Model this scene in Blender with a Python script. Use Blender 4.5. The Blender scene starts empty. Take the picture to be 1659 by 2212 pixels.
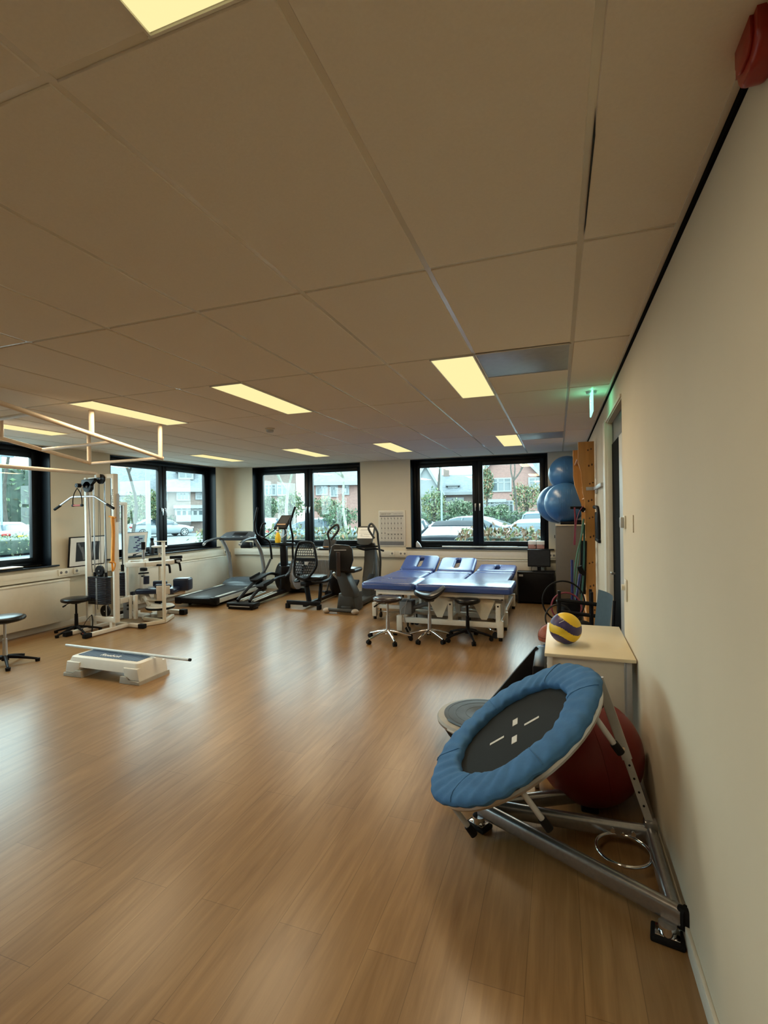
import bpy, bmesh, math, random
from mathutils import Vector, Matrix, Euler
random.seed(7)
S = bpy.context.scene
PI = math.pi
# ---------------- camera
cam_d = bpy.data.cameras.new('camera'); cam = bpy.data.objects.new('camera', cam_d); S.collection.objects.link(cam)
cam_d.sensor_fit = 'VERTICAL'; cam_d.sensor_height = 36; cam_d.sensor_width = 27; cam_d.lens = 1061.9/2212*36
cam_d.clip_start = .05; cam_d.clip_end = 300
_r = Vector((.9426, .3335, -.0145)); _u = Vector((.0132, .0061, .9999)); _f = Vector((-.3336, .9427, -.0014))
M_ = Matrix((( _r.x, _u.x, -_f.x, -.442), (_r.y, _u.y, -_f.y, 0), (_r.z, _u.z, -_f.z, 1.645), (0, 0, 0, 1)))
cam.matrix_world = M_; S.camera = cam
# ---------------- view
S.view_settings.view_transform = 'Standard'; S.view_settings.look = 'None'
S.view_settings.gamma = 1; S.view_settings.use_curve_mapping = False
S.view_settings.exposure = 0.14
S.cycles.use_denoising = True
S.cycles.max_bounces = 8; S.cycles.diffuse_bounces = 5; S.cycles.transparent_max_bounces = 12
S.cycles.sample_clamp_indirect = 6
S.cycles.caustics_reflective = False; S.cycles.caustics_refractive = False
# ---------------- world: bright overcast sky
W = bpy.data.worlds.new('overcast_sky'); S.world = W; W.use_nodes = True
nt = W.node_tree; nt.nodes.clear()
o_ = nt.nodes.new('ShaderNodeOutputWorld'); b_ = nt.nodes.new('ShaderNodeBackground')
tc = nt.nodes.new('ShaderNodeTexCoord'); nz = nt.nodes.new('ShaderNodeTexNoise'); nz.inputs['Scale'].default_value = 2.2; nz.inputs['Detail'].default_value = 5
cr = nt.nodes.new('ShaderNodeValToRGB'); cr.color_ramp.elements[0].position = .35; cr.color_ramp.elements[0].color = (.62, .82, .9, 1)
cr.color_ramp.elements[1].position = .7; cr.color_ramp.elements[1].color = (.86, .97, 1, 1)
nt.links.new(tc.outputs['Generated'], nz.inputs['Vector']); nt.links.new(nz.outputs['Fac'], cr.inputs['Fac'])
nt.links.new(cr.outputs['Color'], b_.inputs['Color']); b_.inputs['Strength'].default_value = SKY = 8.3
nt.links.new(b_.outputs[0], o_.inputs[0])
LAMP_W = 16.5; LAMP_GLOW = .95
# ---------------- materials
MT = {}
def new_mat(name):
    m = bpy.data.materials.new(name); m.use_nodes = True; n = m.node_tree; n.nodes.clear()
    out = n.nodes.new('ShaderNodeOutputMaterial'); return m, n, out
def P(name, col, rough=.5, metal=0, var=.06, scale=18, bump=0, spec=.5, coat=0, stretch=None, sheen=0):
    m, n, out = new_mat(name)
    p = n.nodes.new('ShaderNodeBsdfPrincipled'); n.links.new(p.outputs[0], out.inputs[0])
    tc = n.nodes.new('ShaderNodeTexCoord'); mp = n.nodes.new('ShaderNodeMapping'); nz = n.nodes.new('ShaderNodeTexNoise')
    mp.inputs['Scale'].default_value = stretch or (1, 1, 1)
    nz.inputs['Scale'].default_value = scale; nz.inputs['Detail'].default_value = 4
    n.links.new(tc.outputs['Object'], mp.inputs[0]); n.links.new(mp.outputs[0], nz.inputs['Vector'])
    cr = n.nodes.new('ShaderNodeValToRGB')
    a, b = [max(0, c*(1-var)) for c in col], [min(1, c*(1+var)) for c in col]
    cr.color_ramp.elements[0].color = (*a, 1); cr.color_ramp.elements[1].color = (*b, 1)
    cr.color_ramp.elements[0].position = .3; cr.color_ramp.elements[1].position = .7
    n.links.new(nz.outputs['Fac'], cr.inputs[0]); n.links.new(cr.outputs[0], p.inputs['Base Color'])
    p.inputs['Roughness'].default_value = rough; p.inputs['Metallic'].default_value = metal
    p.inputs['Specular IOR Level'].default_value = spec; p.inputs['Coat Weight'].default_value = coat
    p.inputs['Sheen Weight'].default_value = sheen
    if bump:
        bp = n.nodes.new('ShaderNodeBump'); bp.inputs['Strength'].default_value = bump; bp.inputs['Distance'].default_value = .01
        n.links.new(nz.outputs['Fac'], bp.inputs['Height']); n.links.new(bp.outputs[0], p.inputs['Normal'])
    MT[name] = m; return m
def EM(name, col, s):
    m, n, out = new_mat(name); e = n.nodes.new('ShaderNodeEmission'); e.inputs[0].default_value = (*col, 1); e.inputs[1].default_value = s
    n.links.new(e.outputs[0], out.inputs[0]); MT[name] = m; return m
def two_tone(name, c1, c2, rough, tex, scale, lo=.45, hi=.55, bump=0, mscale=(1, 1, 1), rot=(0, 0, 0), metal=0, **kw):
    m, n, out = new_mat(name)
    p = n.nodes.new('ShaderNodeBsdfPrincipled'); n.links.new(p.outputs[0], out.inputs[0])
    tc = n.nodes.new('ShaderNodeTexCoord'); mp = n.nodes.new('ShaderNodeMapping'); mp.inputs['Scale'].default_value = mscale; mp.inputs['Rotation'].default_value = rot
    t = n.nodes.new(tex); t.inputs['Scale'].default_value = scale
    for k, v in kw.items():
        if k in t.inputs: t.inputs[k].default_value = v
    n.links.new(tc.outputs['Object'], mp.inputs[0]); n.links.new(mp.outputs[0], t.inputs['Vector'])
    cr = n.nodes.new('ShaderNodeValToRGB'); cr.color_ramp.elements[0].position = lo; cr.color_ramp.elements[1].position = hi
    cr.color_ramp.elements[0].color = (*c1, 1); cr.color_ramp.elements[1].color = (*c2, 1)
    src = t.outputs['Fac'] if 'Fac' in t.outputs else t.outputs['Distance']
    n.links.new(src, cr.inputs[0]); n.links.new(cr.outputs[0], p.inputs['Base Color'])
    p.inputs['Roughness'].default_value = rough; p.inputs['Metallic'].default_value = metal
    if bump:
        bp = n.nodes.new('ShaderNodeBump'); bp.inputs['Strength'].default_value = bump; bp.inputs['Distance'].default_value = .02
        n.links.new(src, bp.inputs['Height']); n.links.new(bp.outputs[0], p.inputs['Normal'])
    MT[name] = m; return m
def srgb(r, g, b):
    f = lambda c: (c/255/12.92) if c/255 <= .04045 else ((c/255+.055)/1.055)**2.4
    return (f(r), f(g), f(b))
# ---------------- mesh builder
def V(*a): return Vector(a[0]) if len(a) == 1 else Vector(a)
def spline(pts, k=6, closed=False):
    pts = [Vector(p) for p in pts]; n = len(pts)
    if n < 3: return pts
    out = []; rng = range(n) if closed else range(n-1)
    for i in rng:
        g = (lambda j: pts[j % n]) if closed else (lambda j: pts[min(max(j, 0), n-1)])
        p0, p1, p2, p3 = g(i-1), g(i), g(i+1), g(i+2)
        for s in range(k):
            t = s/k
            out.append(.5*((2*p1)+(p2-p0)*t+(2*p0-5*p1+4*p2-p3)*t*t+(3*p1-p0-3*p2+p3)*t**3))
    if not closed: out.append(pts[-1])
    return out
def rrect(w, h, r, n=5):
    o = []
    for cx, cy, a in ((w/2-r, h/2-r, 0), (-w/2+r, h/2-r, PI/2), (-w/2+r, -h/2+r, PI), (w/2-r, -h/2+r, 1.5*PI)):
        for i in range(n+1):
            t = a+PI/2*i/n; o.append((cx+r*math.cos(t), cy+r*math.sin(t)))
    return o
def frame_to(d, up=(0, 0, 1)):
    z = Vector(d).normalized(); u = Vector(up)
    if abs(z.dot(u.normalized())) > .999: u = Vector((0, 1, 0)) if abs(z.y) < .9 else Vector((1, 0, 0))
    x = u.cross(z).normalized(); y = z.cross(x)
    return Matrix((x, y, z)).transposed()
def TM(loc=(0, 0, 0), rot=(0, 0, 0)): return Matrix.Translation(Vector(loc)) @ Euler(rot).to_matrix().to_4x4()
WORLD = set()
def wthing(*a, **k):   # a thing whose parts are meshed in room coordinates
    o = thing(*a, **k); WORLD.add(o.name); return o
def at(u, v, d):       # room point seen at (u, v) at a depth of d metres
    return Vector((-.442, 0, 1.645))+(_f+_r*((u-829.5)/1061.9)+_u*((1106-v)/1061.9))*d
class MB:
    def __init__(s): s.bm = bmesh.new(); s.T = None
    def _fin(s, vs, mi):
        if s.T is not None: bmesh.ops.transform(s.bm, matrix=s.T, verts=vs)
        if mi:
            for f in {f for v in vs for f in v.link_faces}: f.material_index = mi
        return s
    def raw(s, verts, faces, mi=0):
        vs = [s.bm.verts.new(v) for v in verts]
        for f in faces:
            try: s.bm.faces.new([vs[i] for i in f])
            except ValueError: pass
        return s._fin(vs, mi)
    def box(s, c, size, rot=None, bev=0, mi=0, seg=2):
        m = Matrix.Translation(Vector(c))
        if rot is not None: m = m @ (rot.to_4x4() if isinstance(rot, Matrix) else Euler(rot).to_matrix().to_4x4())
        m = m @ Matrix.Diagonal((size[0], size[1], size[2], 1))
        vs = bmesh.ops.create_cube(s.bm, size=1, matrix=m)['verts']
        if bev:
            es = list({e for v in vs for e in v.link_edges})
            r = bmesh.ops.bevel(s.bm, geom=es, offset=min(bev, min(size)*.49), segments=seg, affect='EDGES', profile=.5)
            vs = r['verts']
            vs = list({v for f in r['faces'] for v in f.verts} | {v for v in vs if v.is_valid})
            st = list(vs); seen = set(vs)
            while st:
                v = st.pop()
                for e in v.link_edges:
                    w = e.other_vert(v)
                    if w not in seen: seen.add(w); st.append(w)
            vs = list(seen)
        return s._fin(vs, mi)
    def bx(s, x0, x1, y0, y1, z0, z1, bev=0, mi=0, seg=2):
        return s.box(((x0+x1)/2, (y0+y1)/2, (z0+z1)/2), (abs(x1-x0), abs(y1-y0), abs(z1-z0)), None, bev, mi, seg)
    def bar(s, p0, p1, w, h=None, up=(0, 0, 1), bev=0, mi=0):
        p0, p1 = Vector(p0), Vector(p1); d = p1-p0
        return s.box((p0+p1)/2, (w, h or w, d.length), frame_to(d, up), bev, mi)
    def ring_loft(s, rings, mi=0, cap=True, closed=False):
        R = [[s.bm.verts.new(p) for p in r] for r in rings]; n = len(R[0]); m = len(R)
        for i in range(m if closed else m-1):
            a, b = R[i], R[(i+1) % m]
            for j in range(n):
                try: s.bm.faces.new((a[j], a[(j+1) % n], b[(j+1) % n], b[j]))
                except ValueError: pass
        if cap and not closed:
            try: s.bm.faces.new(R[0][::-1]); s.bm.faces.new(R[-1])
            except ValueError: pass
        return s._fin([v for r in R for v in r], mi)
    def cyl(s, p0, p1, r, r2=None, n=16, mi=0):
        p0, p1 = Vector(p0), Vector(p1); F = frame_to(p1-p0); r2 = r if r2 is None else r2
        ring = lambda c, q: [c+F @ Vector((q*math.cos(2*PI*i/n), q*math.sin(2*PI*i/n), 0)) for i in range(n)]
        return s.ring_loft([ring(p0, r), ring(p1, r2)], mi)
    def tube(s, pts, r, n=10, closed=False, sm=0, mi=0, flat=1, up=(0, 0, 1), rfun=None):
        pts = [Vector(p) for p in pts]
        if sm: pts = spline(pts, sm, closed)
        m = len(pts); rings = []; prev = None
        for i, p in enumerate(pts):
            a = pts[(i-1) % m] if closed or i else pts[0]; b = pts[(i+1) % m] if closed or i < m-1 else pts[-1]
            d = (b-a).normalized()
            if prev is None: F = frame_to(d, up)
            else:
                x = prev-d*prev.dot(d)
                x = x.normalized() if x.length > 1e-6 else frame_to(d, up).col[0]
                F = Matrix((x, d.cross(x), d)).transposed()
            prev = F.col[0].copy(); rr = rfun(i/(m-1)) if rfun else r
            rings.append([p+F @ Vector((rr*math.cos(2*PI*j/n), rr*flat*math.sin(2*PI*j/n), 0)) for j in range(n)])
        if closed: # close by fixed frames (small twist accepted)
            return s.ring_loft(rings, mi, closed=True)
        return s.ring_loft(rings, mi)
    def torus(s, c, R, r, axis=(0, 0, 1), n=32, m=8, mi=0, flat=1):
        F = frame_to(axis); c = Vector(c); rings = []
        for i in range(n):
            a = 2*PI*i/n; u = Vector((math.cos(a), math.sin(a), 0))
            rings.append([c+F @ (u*(R+r*math.cos(2*PI*j/m))+Vector((0, 0, r*flat*math.sin(2*PI*j/m)))) for j in range(m)])
        return s.ring_loft(rings, mi, closed=True)
    def lathe(s, prof, n=28, M=None, mi=0):
        rings = []
        for r, z in prof:
            rings.append([Vector((max(r, 1e-4)*math.cos(2*PI*i/n), max(r, 1e-4)*math.sin(2*PI*i/n), z)) for i in range(n)])
        if M is not None: rings = [[M @ v for v in r] for r in rings]
        return s.ring_loft(rings, mi)
    def sph(s, c, r, sc=(1, 1, 1), n=24, m=14, M=None, mi=0):
        prof = [(r*math.sin(PI*i/m), -r*math.cos(PI*i/m)) for i in range(m+1)]
        T = Matrix.Translation(Vector(c)) @ (M.to_4x4() if M is not None else Matrix.Identity(4)) @ Matrix.Diagonal((*sc, 1))
        return s.lathe(prof, n, T, mi)
    def prism(s, out, t, M=None, bev=0, mi=0, seg=2):
        # outline in local xy, thickness t along local z centred
        n = len(out); tb = bmesh.new()
        a = [tb.verts.new((x, y, -t/2)) for x, y in out]; b = [tb.verts.new((x, y, t/2)) for x, y in out]
        tb.faces.new(a[::-1]); tb.faces.new(b)
        for i in range(n): tb.faces.new((a[i], a[(i+1) % n], b[(i+1) % n], b[i]))
        if bev:
            es = [e for e in tb.edges if abs(e.verts[0].co.z-e.verts[1].co.z) < 1e-6]
            bmesh.ops.bevel(tb, geom=es, offset=min(bev, t*.49), segments=seg, affect='EDGES', profile=.5)
        tb.verts.index_update()
        vs = [s.bm.verts.new((M @ v.co) if M is not None else v.co) for v in tb.verts]
        for f in tb.faces:
            try: s.bm.faces.new([vs[v.index] for v in f.verts])
            except ValueError: pass
        tb.free(); return s._fin(vs, mi)
    def surf(s, fn, nu, nv, mi=0, cu=False):
        vs = [[s.bm.verts.new(fn(i/nu, j/nv)) for j in range(nv+1)] for i in range(nu+(0 if cu else 1))]
        m = len(vs)
        for i in range(nu):
            for j in range(nv):
                try: s.bm.faces.new((vs[i][j], vs[(i+1) % m][j], vs[(i+1) % m][j+1], vs[i][j+1]))
                except ValueError: pass
        return s._fin([v for r in vs for v in r], mi)
    def build(s, name, mats, parent=None, sharp=38, loc=None, label=None, bev=0):
        me = bpy.data.meshes.new(name); bm = s.bm
        bmesh.ops.recalc_face_normals(bm, faces=bm.faces)
        if sharp:
            ca = math.radians(sharp)
            for f in bm.faces: f.smooth = True
            for e in bm.edges:
                e.smooth = not (len(e.link_faces) == 2 and e.calc_face_angle(0) > ca)
        bm.to_mesh(me); bm.free()
        for m in (mats if isinstance(mats, (list, tuple)) else [mats]): me.materials.append(MT[m] if isinstance(m, str) else m)
        o = bpy.data.objects.new(name, me); S.collection.objects.link(o)
        if parent is not None:
            o.parent = parent
            if parent.name in WORLD: o.matrix_parent_inverse = parent.matrix_basis.inverted()
        if loc is not None: o.location = loc
        if label: o['label'] = label
        return o
def tag(o, label, cat=None, group=None, kind=None):
    o['label'] = label
    if cat: o['category'] = cat
    if group: o['group'] = group
    if kind: o['kind'] = kind
    return o
def thing(name, label, cat, loc=(0, 0, 0), rz=0, group=None, kind=None, rot=None):
    o = bpy.data.objects.new(name, None); S.collection.objects.link(o); o.empty_display_size = .1
    o.location = loc; o.rotation_euler = rot if rot else (0, 0, rz)
    return tag(o, label, cat, group, kind)
KIDS = {}
def dup(root, loc, rz=0, label=None, group=None, rot=None):
    def cp(o, par):
        c = o.copy(); S.collection.objects.link(c); c.parent = par
        for ch in [x for x in ALLCH(o)]: cp(ch, c)
        return c
    r = cp(root, None); r.location = loc; r.rotation_euler = rot if rot else (0, 0, rz)
    if label: r['label'] = label
    if group: r['group'] = group
    return r
def ALLCH(o): return [x for x in S.collection.objects if x.parent is o]
def one(name, mb, mat, label, cat, loc=None, group=None, kind=None, sharp=38):
    o = mb.build(name, mat, None, sharp)
    if loc is not None: o.location = loc
    return tag(o, label, cat, group, kind)
def text_obj(name, s, size, mat, parent, loc, rot, extrude=.0005, align='CENTER'):
    cu = bpy.data.curves.new(name, 'FONT'); cu.body = s; cu.size = size; cu.extrude = extrude; cu.align_x = align; cu.align_y = 'CENTER'
    tmp = bpy.data.objects.new(name, cu); S.collection.objects.link(tmp)
    dg = bpy.context.evaluated_depsgraph_get(); me = bpy.data.meshes.new_from_object(tmp.evaluated_get(dg)); me.name = name
    bpy.data.objects.remove(tmp); o = bpy.data.objects.new(name, me); S.collection.objects.link(o)
    me.materials.clear(); me.materials.append(MT[mat]); o.parent = parent; o.location = loc; o.rotation_euler = rot
    return o
# ---------------- palette
P('black_paint', (.006, .006, .008), .4, var=.2, spec=.16)
P('gap_black', (.004, .004, .004), .9, spec=.05)
P('window_black', (.004, .006, .009), .35, var=.2, spec=.22)
P('wall_paint', (.62, .56, .44), .75, var=.02, scale=2.5, bump=.05)
P('white_board', (.66, .63, .55), .45, var=.02)
P('white_gloss', (.72, .69, .60), .3, var=.03)
P('radiator_white', (.64, .61, .53), .35, var=.02)
P('ceiling_tile', (.78, .72, .635), .95, var=.02, scale=120, bump=.05)
P('ceiling_grid', (.66, .62, .545), .2, var=.02, spec=1.0)
P('silver', (.52, .53, .55), .28, metal=.9, var=.06)
P('silver_dull', (.34, .34, .34), .35, metal=.8, var=.1)
P('chrome', (.75, .75, .76), .08, metal=1, var=.03)
P('black_plastic', (.007, .007, .009), .36, var=.2, spec=.16)
P('black_vinyl', (.007, .007, .008), .3, spec=.3, var=.2, bump=.02, scale=40)
P('black_rubber', (.008, .008, .009), .65, var=.2, spec=.14)
P('dark_grey', (.024, .026, .030), .45, var=.12, spec=.25)
P('mid_grey', (.16, .165, .175), .45, var=.08)
P('light_grey', (.42, .43, .44), .4, var=.05)
P('grey_silver_paint', (.34, .355, .38), .35, metal=.35, var=.05)
P('white_metal', (.76, .74, .68), .32, var=.03)
P('cream_metal', (.72, .66, .54), .35, var=.03)
P('paper', (.80, .80, .78), .8, var=.02)
P('ink', (.03, .03, .035), .7, var=.1)
EM('lamp_glow', (1.0, .86, .40), LAMP_GLOW)
def glass_mat(name, tint=(.92, 1, .985), refl=.07):
    m, n, out = new_mat(name)
    t = n.nodes.new('ShaderNodeBsdfTransparent'); t.inputs[0].default_value = (*tint, 1)
    g = n.nodes.new('ShaderNodeBsdfGlossy'); g.inputs['Roughness'].default_value = .01
    fr = n.nodes.new('ShaderNodeFresnel'); fr.inputs[0].default_value = 1.45
    ml = n.nodes.new('ShaderNodeMath'); ml.operation = 'MULTIPLY_ADD'; ml.inputs[1].default_value = .8; ml.inputs[2].default_value = refl*.5
    nz = n.nodes.new('ShaderNodeTexNoise'); nz.inputs['Scale'].default_value = 3
    mx = n.nodes.new('ShaderNodeMixShader'); n.links.new(fr.outputs[0], ml.inputs[0]); n.links.new(ml.outputs[0], mx.inputs[0])
    ge = n.nodes.new('ShaderNodeNewGeometry'); mb_ = n.nodes.new('ShaderNodeMath'); mb_.operation = 'SUBTRACT'; mb_.inputs[0].default_value = 1; n.links.new(ge.outputs['Backfacing'], mb_.inputs[1])
    mm = n.nodes.new('ShaderNodeMath'); mm.operation = 'MULTIPLY'; n.links.new(ml.outputs[0], mm.inputs[0]); n.links.new(mb_.outputs[0], mm.inputs[1]); n.links.new(mm.outputs[0], mx.inputs[0])
    n.links.new(t.outputs[0], mx.inputs[1]); n.links.new(g.outputs[0], mx.inputs[2]); n.links.new(mx.outputs[0], out.inputs[0])
    MT[name] = m; return m
glass_mat('window_glass')
def floor_mat():
    m, n, out = new_mat('floor_planks'); L = n.links
    p = n.nodes.new('ShaderNodeBsdfPrincipled'); L.new(p.outputs[0], out.inputs[0])
    tc = n.nodes.new('ShaderNodeTexCoord'); mp = n.nodes.new('ShaderNodeMapping'); mp.inputs['Rotation'].default_value = (0, 0, PI/2)
    L.new(tc.outputs['Object'], mp.inputs[0])
    br = n.nodes.new('ShaderNodeTexBrick'); br.inputs['Scale'].default_value = 1; br.inputs['Brick Width'].default_value = 1.25; br.inputs['Row Height'].default_value = .19
    br.inputs['Mortar Size'].default_value = .0014; br.inputs['Mortar Smooth'].default_value = .3; br.offset = .37; br.offset_frequency = 2
    br.inputs['Color1'].default_value = (.92, .92, .92, 1); br.inputs['Color2'].default_value = (1.08, 1.08, 1.08, 1); br.inputs['Mortar'].default_value = (.6, .58, .55, 1)
    L.new(mp.outputs[0], br.inputs['Vector'])
    # long wood grain, warped
    mp2 = n.nodes.new('ShaderNodeMapping'); mp2.inputs['Scale'].default_value = (9, .7, 1); L.new(tc.outputs['Object'], mp2.inputs[0])
    nz = n.nodes.new('ShaderNodeTexNoise'); nz.inputs['Scale'].default_value = 3.2; nz.inputs['Detail'].default_value = 8; nz.inputs['Distortion'].default_value = .8
    L.new(mp2.outputs[0], nz.inputs['Vector'])
    mp3 = n.nodes.new('ShaderNodeMapping'); mp3.inputs['Scale'].default_value = (48, 1.1, 1); L.new(tc.outputs['Object'], mp3.inputs[0])
    nf = n.nodes.new('ShaderNodeTexNoise'); nf.inputs['Scale'].default_value = 2.5; nf.inputs['Detail'].default_value = 5; L.new(mp3.outputs[0], nf.inputs['Vector'])
    cr = n.nodes.new('ShaderNodeValToRGB'); e = cr.color_ramp.elements
    e[0].position = .28; e[0].color = (.228, .123, .046, 1); e[1].position = .72; e[1].color = (.345, .203, .088, 1)
    k = e.new(.5); k.color = (.285, .162, .067, 1)
    L.new(nz.outputs['Fac'], cr.inputs[0])
    mx = n.nodes.new('ShaderNodeMix'); mx.data_type = 'RGBA'; mx.blend_type = 'MULTIPLY'; mx.inputs[0].default_value = 1
    L.new(cr.outputs[0], mx.inputs[6]); L.new(br.outputs['Color'], mx.inputs[7])
    cf = n.nodes.new('ShaderNodeValToRGB'); cf.color_ramp.elements[0].position = .3; cf.color_ramp.elements[0].color = (.93, .92, .91, 1); cf.color_ramp.elements[1].position = .62; cf.color_ramp.elements[1].color = (1.0, 1.0, 1.0, 1)
    L.new(nf.outputs['Fac'], cf.inputs[0])
    mx2 = n.nodes.new('ShaderNodeMix'); mx2.data_type = 'RGBA'; mx2.blend_type = 'MULTIPLY'; mx2.inputs[0].default_value = 1
    L.new(mx.outputs[2], mx2.inputs[6]); L.new(cf.outputs[0], mx2.inputs[7]); L.new(mx2.outputs[2], p.inputs['Base Color'])
    rr = n.nodes.new('ShaderNodeMapRange'); rr.inputs[3].default_value = .25; rr.inputs[4].default_value = .34
    L.new(nf.outputs['Fac'], rr.inputs[0]); L.new(rr.outputs[0], p.inputs['Roughness'])
    p.inputs['Specular IOR Level'].default_value = .5
    bp = n.nodes.new('ShaderNodeBump'); bp.inputs['Strength'].default_value = .05; bp.inputs['Distance'].default_value = .003
    L.new(nf.outputs['Fac'], bp.inputs['Height']); L.new(bp.outputs[0], p.inputs['Normal'])
    MT['floor_planks'] = m
floor_mat()
# ================= THE ROOM =================
XL, YB, ZC, YN = -7.412, 9.267, 2.662, -4.0
TH = .30
def struct(name, mb, mat, label, parent=None, sharp=38):
    o = mb.build(name, mat, parent, sharp)
    if parent is None: tag(o, label, None, None, 'structure')
    return o
m = MB(); m.bx(XL-TH, TH+.3, YN-.2, YB+TH, -.12, 0); struct('floor', m, 'floor_planks', 'warm oak-look plank floor running the length of the room')
# ceiling tiles
GX0, GY0 = -.347, .825
m = MB(); g = MB()
xs = [0]+[GX0-.6*i for i in range(12)]+[XL]
ys = [YN]+[GY0+1.2*j for j in range(-4, 8) if YN < GY0+1.2*j < YB]+[YB]
LAMPS = [(-1.247, -.947), (-3.047, -2.747), (-4.60, -4.30), (-6.42, -6.12)]
for i in range(len(xs)-1):
    for j in range(len(ys)-1):
        x1, x0, y0, y1 = xs[i]-.0105, xs[i+1]+.0105, ys[j]+.0105, ys[j+1]-.0105
        if x1-x0 < .02: continue
        m.bx(x0, x1, y0, y1, ZC, ZC+.02, bev=.003, seg=1)
m.bx(XL-TH, TH, YN-.2, YB+TH, ZC+.03, ZC+.1)
struct('ceiling', m, 'ceiling_tile', 'suspended ceiling of long beige mineral tiles')
for x in xs: g.bx(x-.012, x+.012, YN, YB, ZC+.004, ZC+.03)
for y in ys: g.bx(XL, 0, y-.0118, y+.0118, ZC+.0052, ZC+.03)
struct('trim_1', g, 'ceiling_grid', 'pale metal grid between the ceiling tiles')
m = MB(); m.bx(-.010, .0, YN, YB, ZC-.020, ZC+.008)
struct('trim_2', m, 'gap_black', 'black shadow gap strip along the top of the right wall')
m = MB()
for x0, x1, y0, y1 in ((-.03, -.012, YN, YB), (XL, XL+.02, YN, YB), (XL, 0, YB-.02, YB)): m.bx(x0, x1, y0, y1, ZC-.003, ZC+.01)
struct('trim_3', m, 'ceiling_grid', 'pale edge profile where ceiling meets the walls')
# walls
SILL = .93; WT = 2.648
BW = [(-3.163, -.605), (-6.792, -4.222)]
LW = [(6.155, 8.818), (2.48, 5.138), (-1.2, 1.45)]
m = MB()
def wall_pieces(m, spans, lo, hi, put):
    c = lo
    for a, b in sorted(spans): put(c, a, 0, ZC+.03); put(a, b, 0, SILL); put(a, b, WT, ZC+.03); c = b
    put(c, hi, 0, ZC+.03)
wall_pieces(m, BW, XL, TH, lambda a, b, z0, z1: m.bx(a, b, YB, YB+TH, z0, z1))
struct('wall_back', m, 'wall_paint', 'cream back wall with two black framed windows')
m = MB(); wall_pieces(m, LW, YN-.2, YB+TH, lambda a, b, z0, z1: m.bx(XL-TH, XL, a, b, z0, z1))
struct('wall_left', m, 'wall_paint', 'cream left wall with black framed windows')
# rounded corner fillet
m = MB(); r = .16
pts = [(XL, YB), (XL, YB-r)]+[(XL+r-r*math.cos(a), YB-r+r*math.sin(a)) for a in [PI/2*i/8 for i in range(1, 8)]]+[(XL+r, YB)]
m.prism([(x, y) for x, y in pts], ZC, TM((0, 0, ZC/2)))
struct('wall_corner', m, 'wall_paint', 'rounded corner between left and back wall')
DY0, DY1, DZ = 3.92, 5.06, 2.45
m = MB(); m.bx(0, TH, YN-.2, DY0, 0, ZC+.03); m.bx(0, TH, DY1, YB+TH, 0, ZC+.03); m.bx(0, TH, DY0, DY1, DZ, ZC+.03)
struct('wall_right', m, 'wall_paint', 'cream plaster right wall running into the room')
m = MB(); m.bx(XL-TH, TH, YN-.2, YN, 0, ZC+.03); struct('wall_front', m, 'wall_paint', 'cream wall behind the viewer')
# baseboards
m = MB(); m.bx(-.014, 0, YN, DY0-.0, 0, .075, bev=.003); m.bx(-.014, 0, DY1+.12, YB, 0, .075, bev=.003)
struct('baseboard_right', m, 'white_board', 'white baseboard along the right wall')
m = MB(); m.bx(XL, 0, YB-.016, YB, 0, .085, bev=.003); struct('baseboard_back', m, 'white_board', 'white baseboard along the back wall')
m = MB(); m.bx(XL, XL+.016, YN, YB, 0, .085, bev=.003); struct('baseboard_left', m, 'white_board', 'white baseboard along the left wall')
# door
d = thing('door_1', 'dark door set in a white frame in the right wall', None, (0, 0, 0), kind='structure')
m = MB(); m.bx(-.02, .012, DY1+.0, DY1+.20, 0, DZ+.02, bev=.004); m.bx(0, .05, DY1-.02, DY1+.0, 0, DZ, bev=.003); m.bx(0, .13, DY0, DY1, DZ-.012, DZ)
m.bx(-.012, .01, DY0, DY1, DZ-.004, DZ+.02, bev=.003); m.build('door_frame', 'white_board', d)
m = MB(); m.bx(.04, .095, DY0, DY1+.02, 0, DZ-.21, bev=.003); m.build('door_leaf', 'gap_black', d)
m = MB(); m.bx(.045, .095, DY0, DY1+.02, DZ-.21, DZ-.01, bev=.003); m.build('door_transom', 'dark_grey', d)
m = MB(); m.bx(.03, .052, DY0+.02, 4.40, 0, DZ-.22, bev=.003); m.build('door_side_panel', 'light_grey', d)
m = MB(); m.cyl((.055, 4.90, 1.05), (.01, 4.90, 1.05), .01); m.cyl((.015, 4.90, 1.05), (.015, 4.99, 1.05), .009); m.build('door_handle', 'silver', d)
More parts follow.
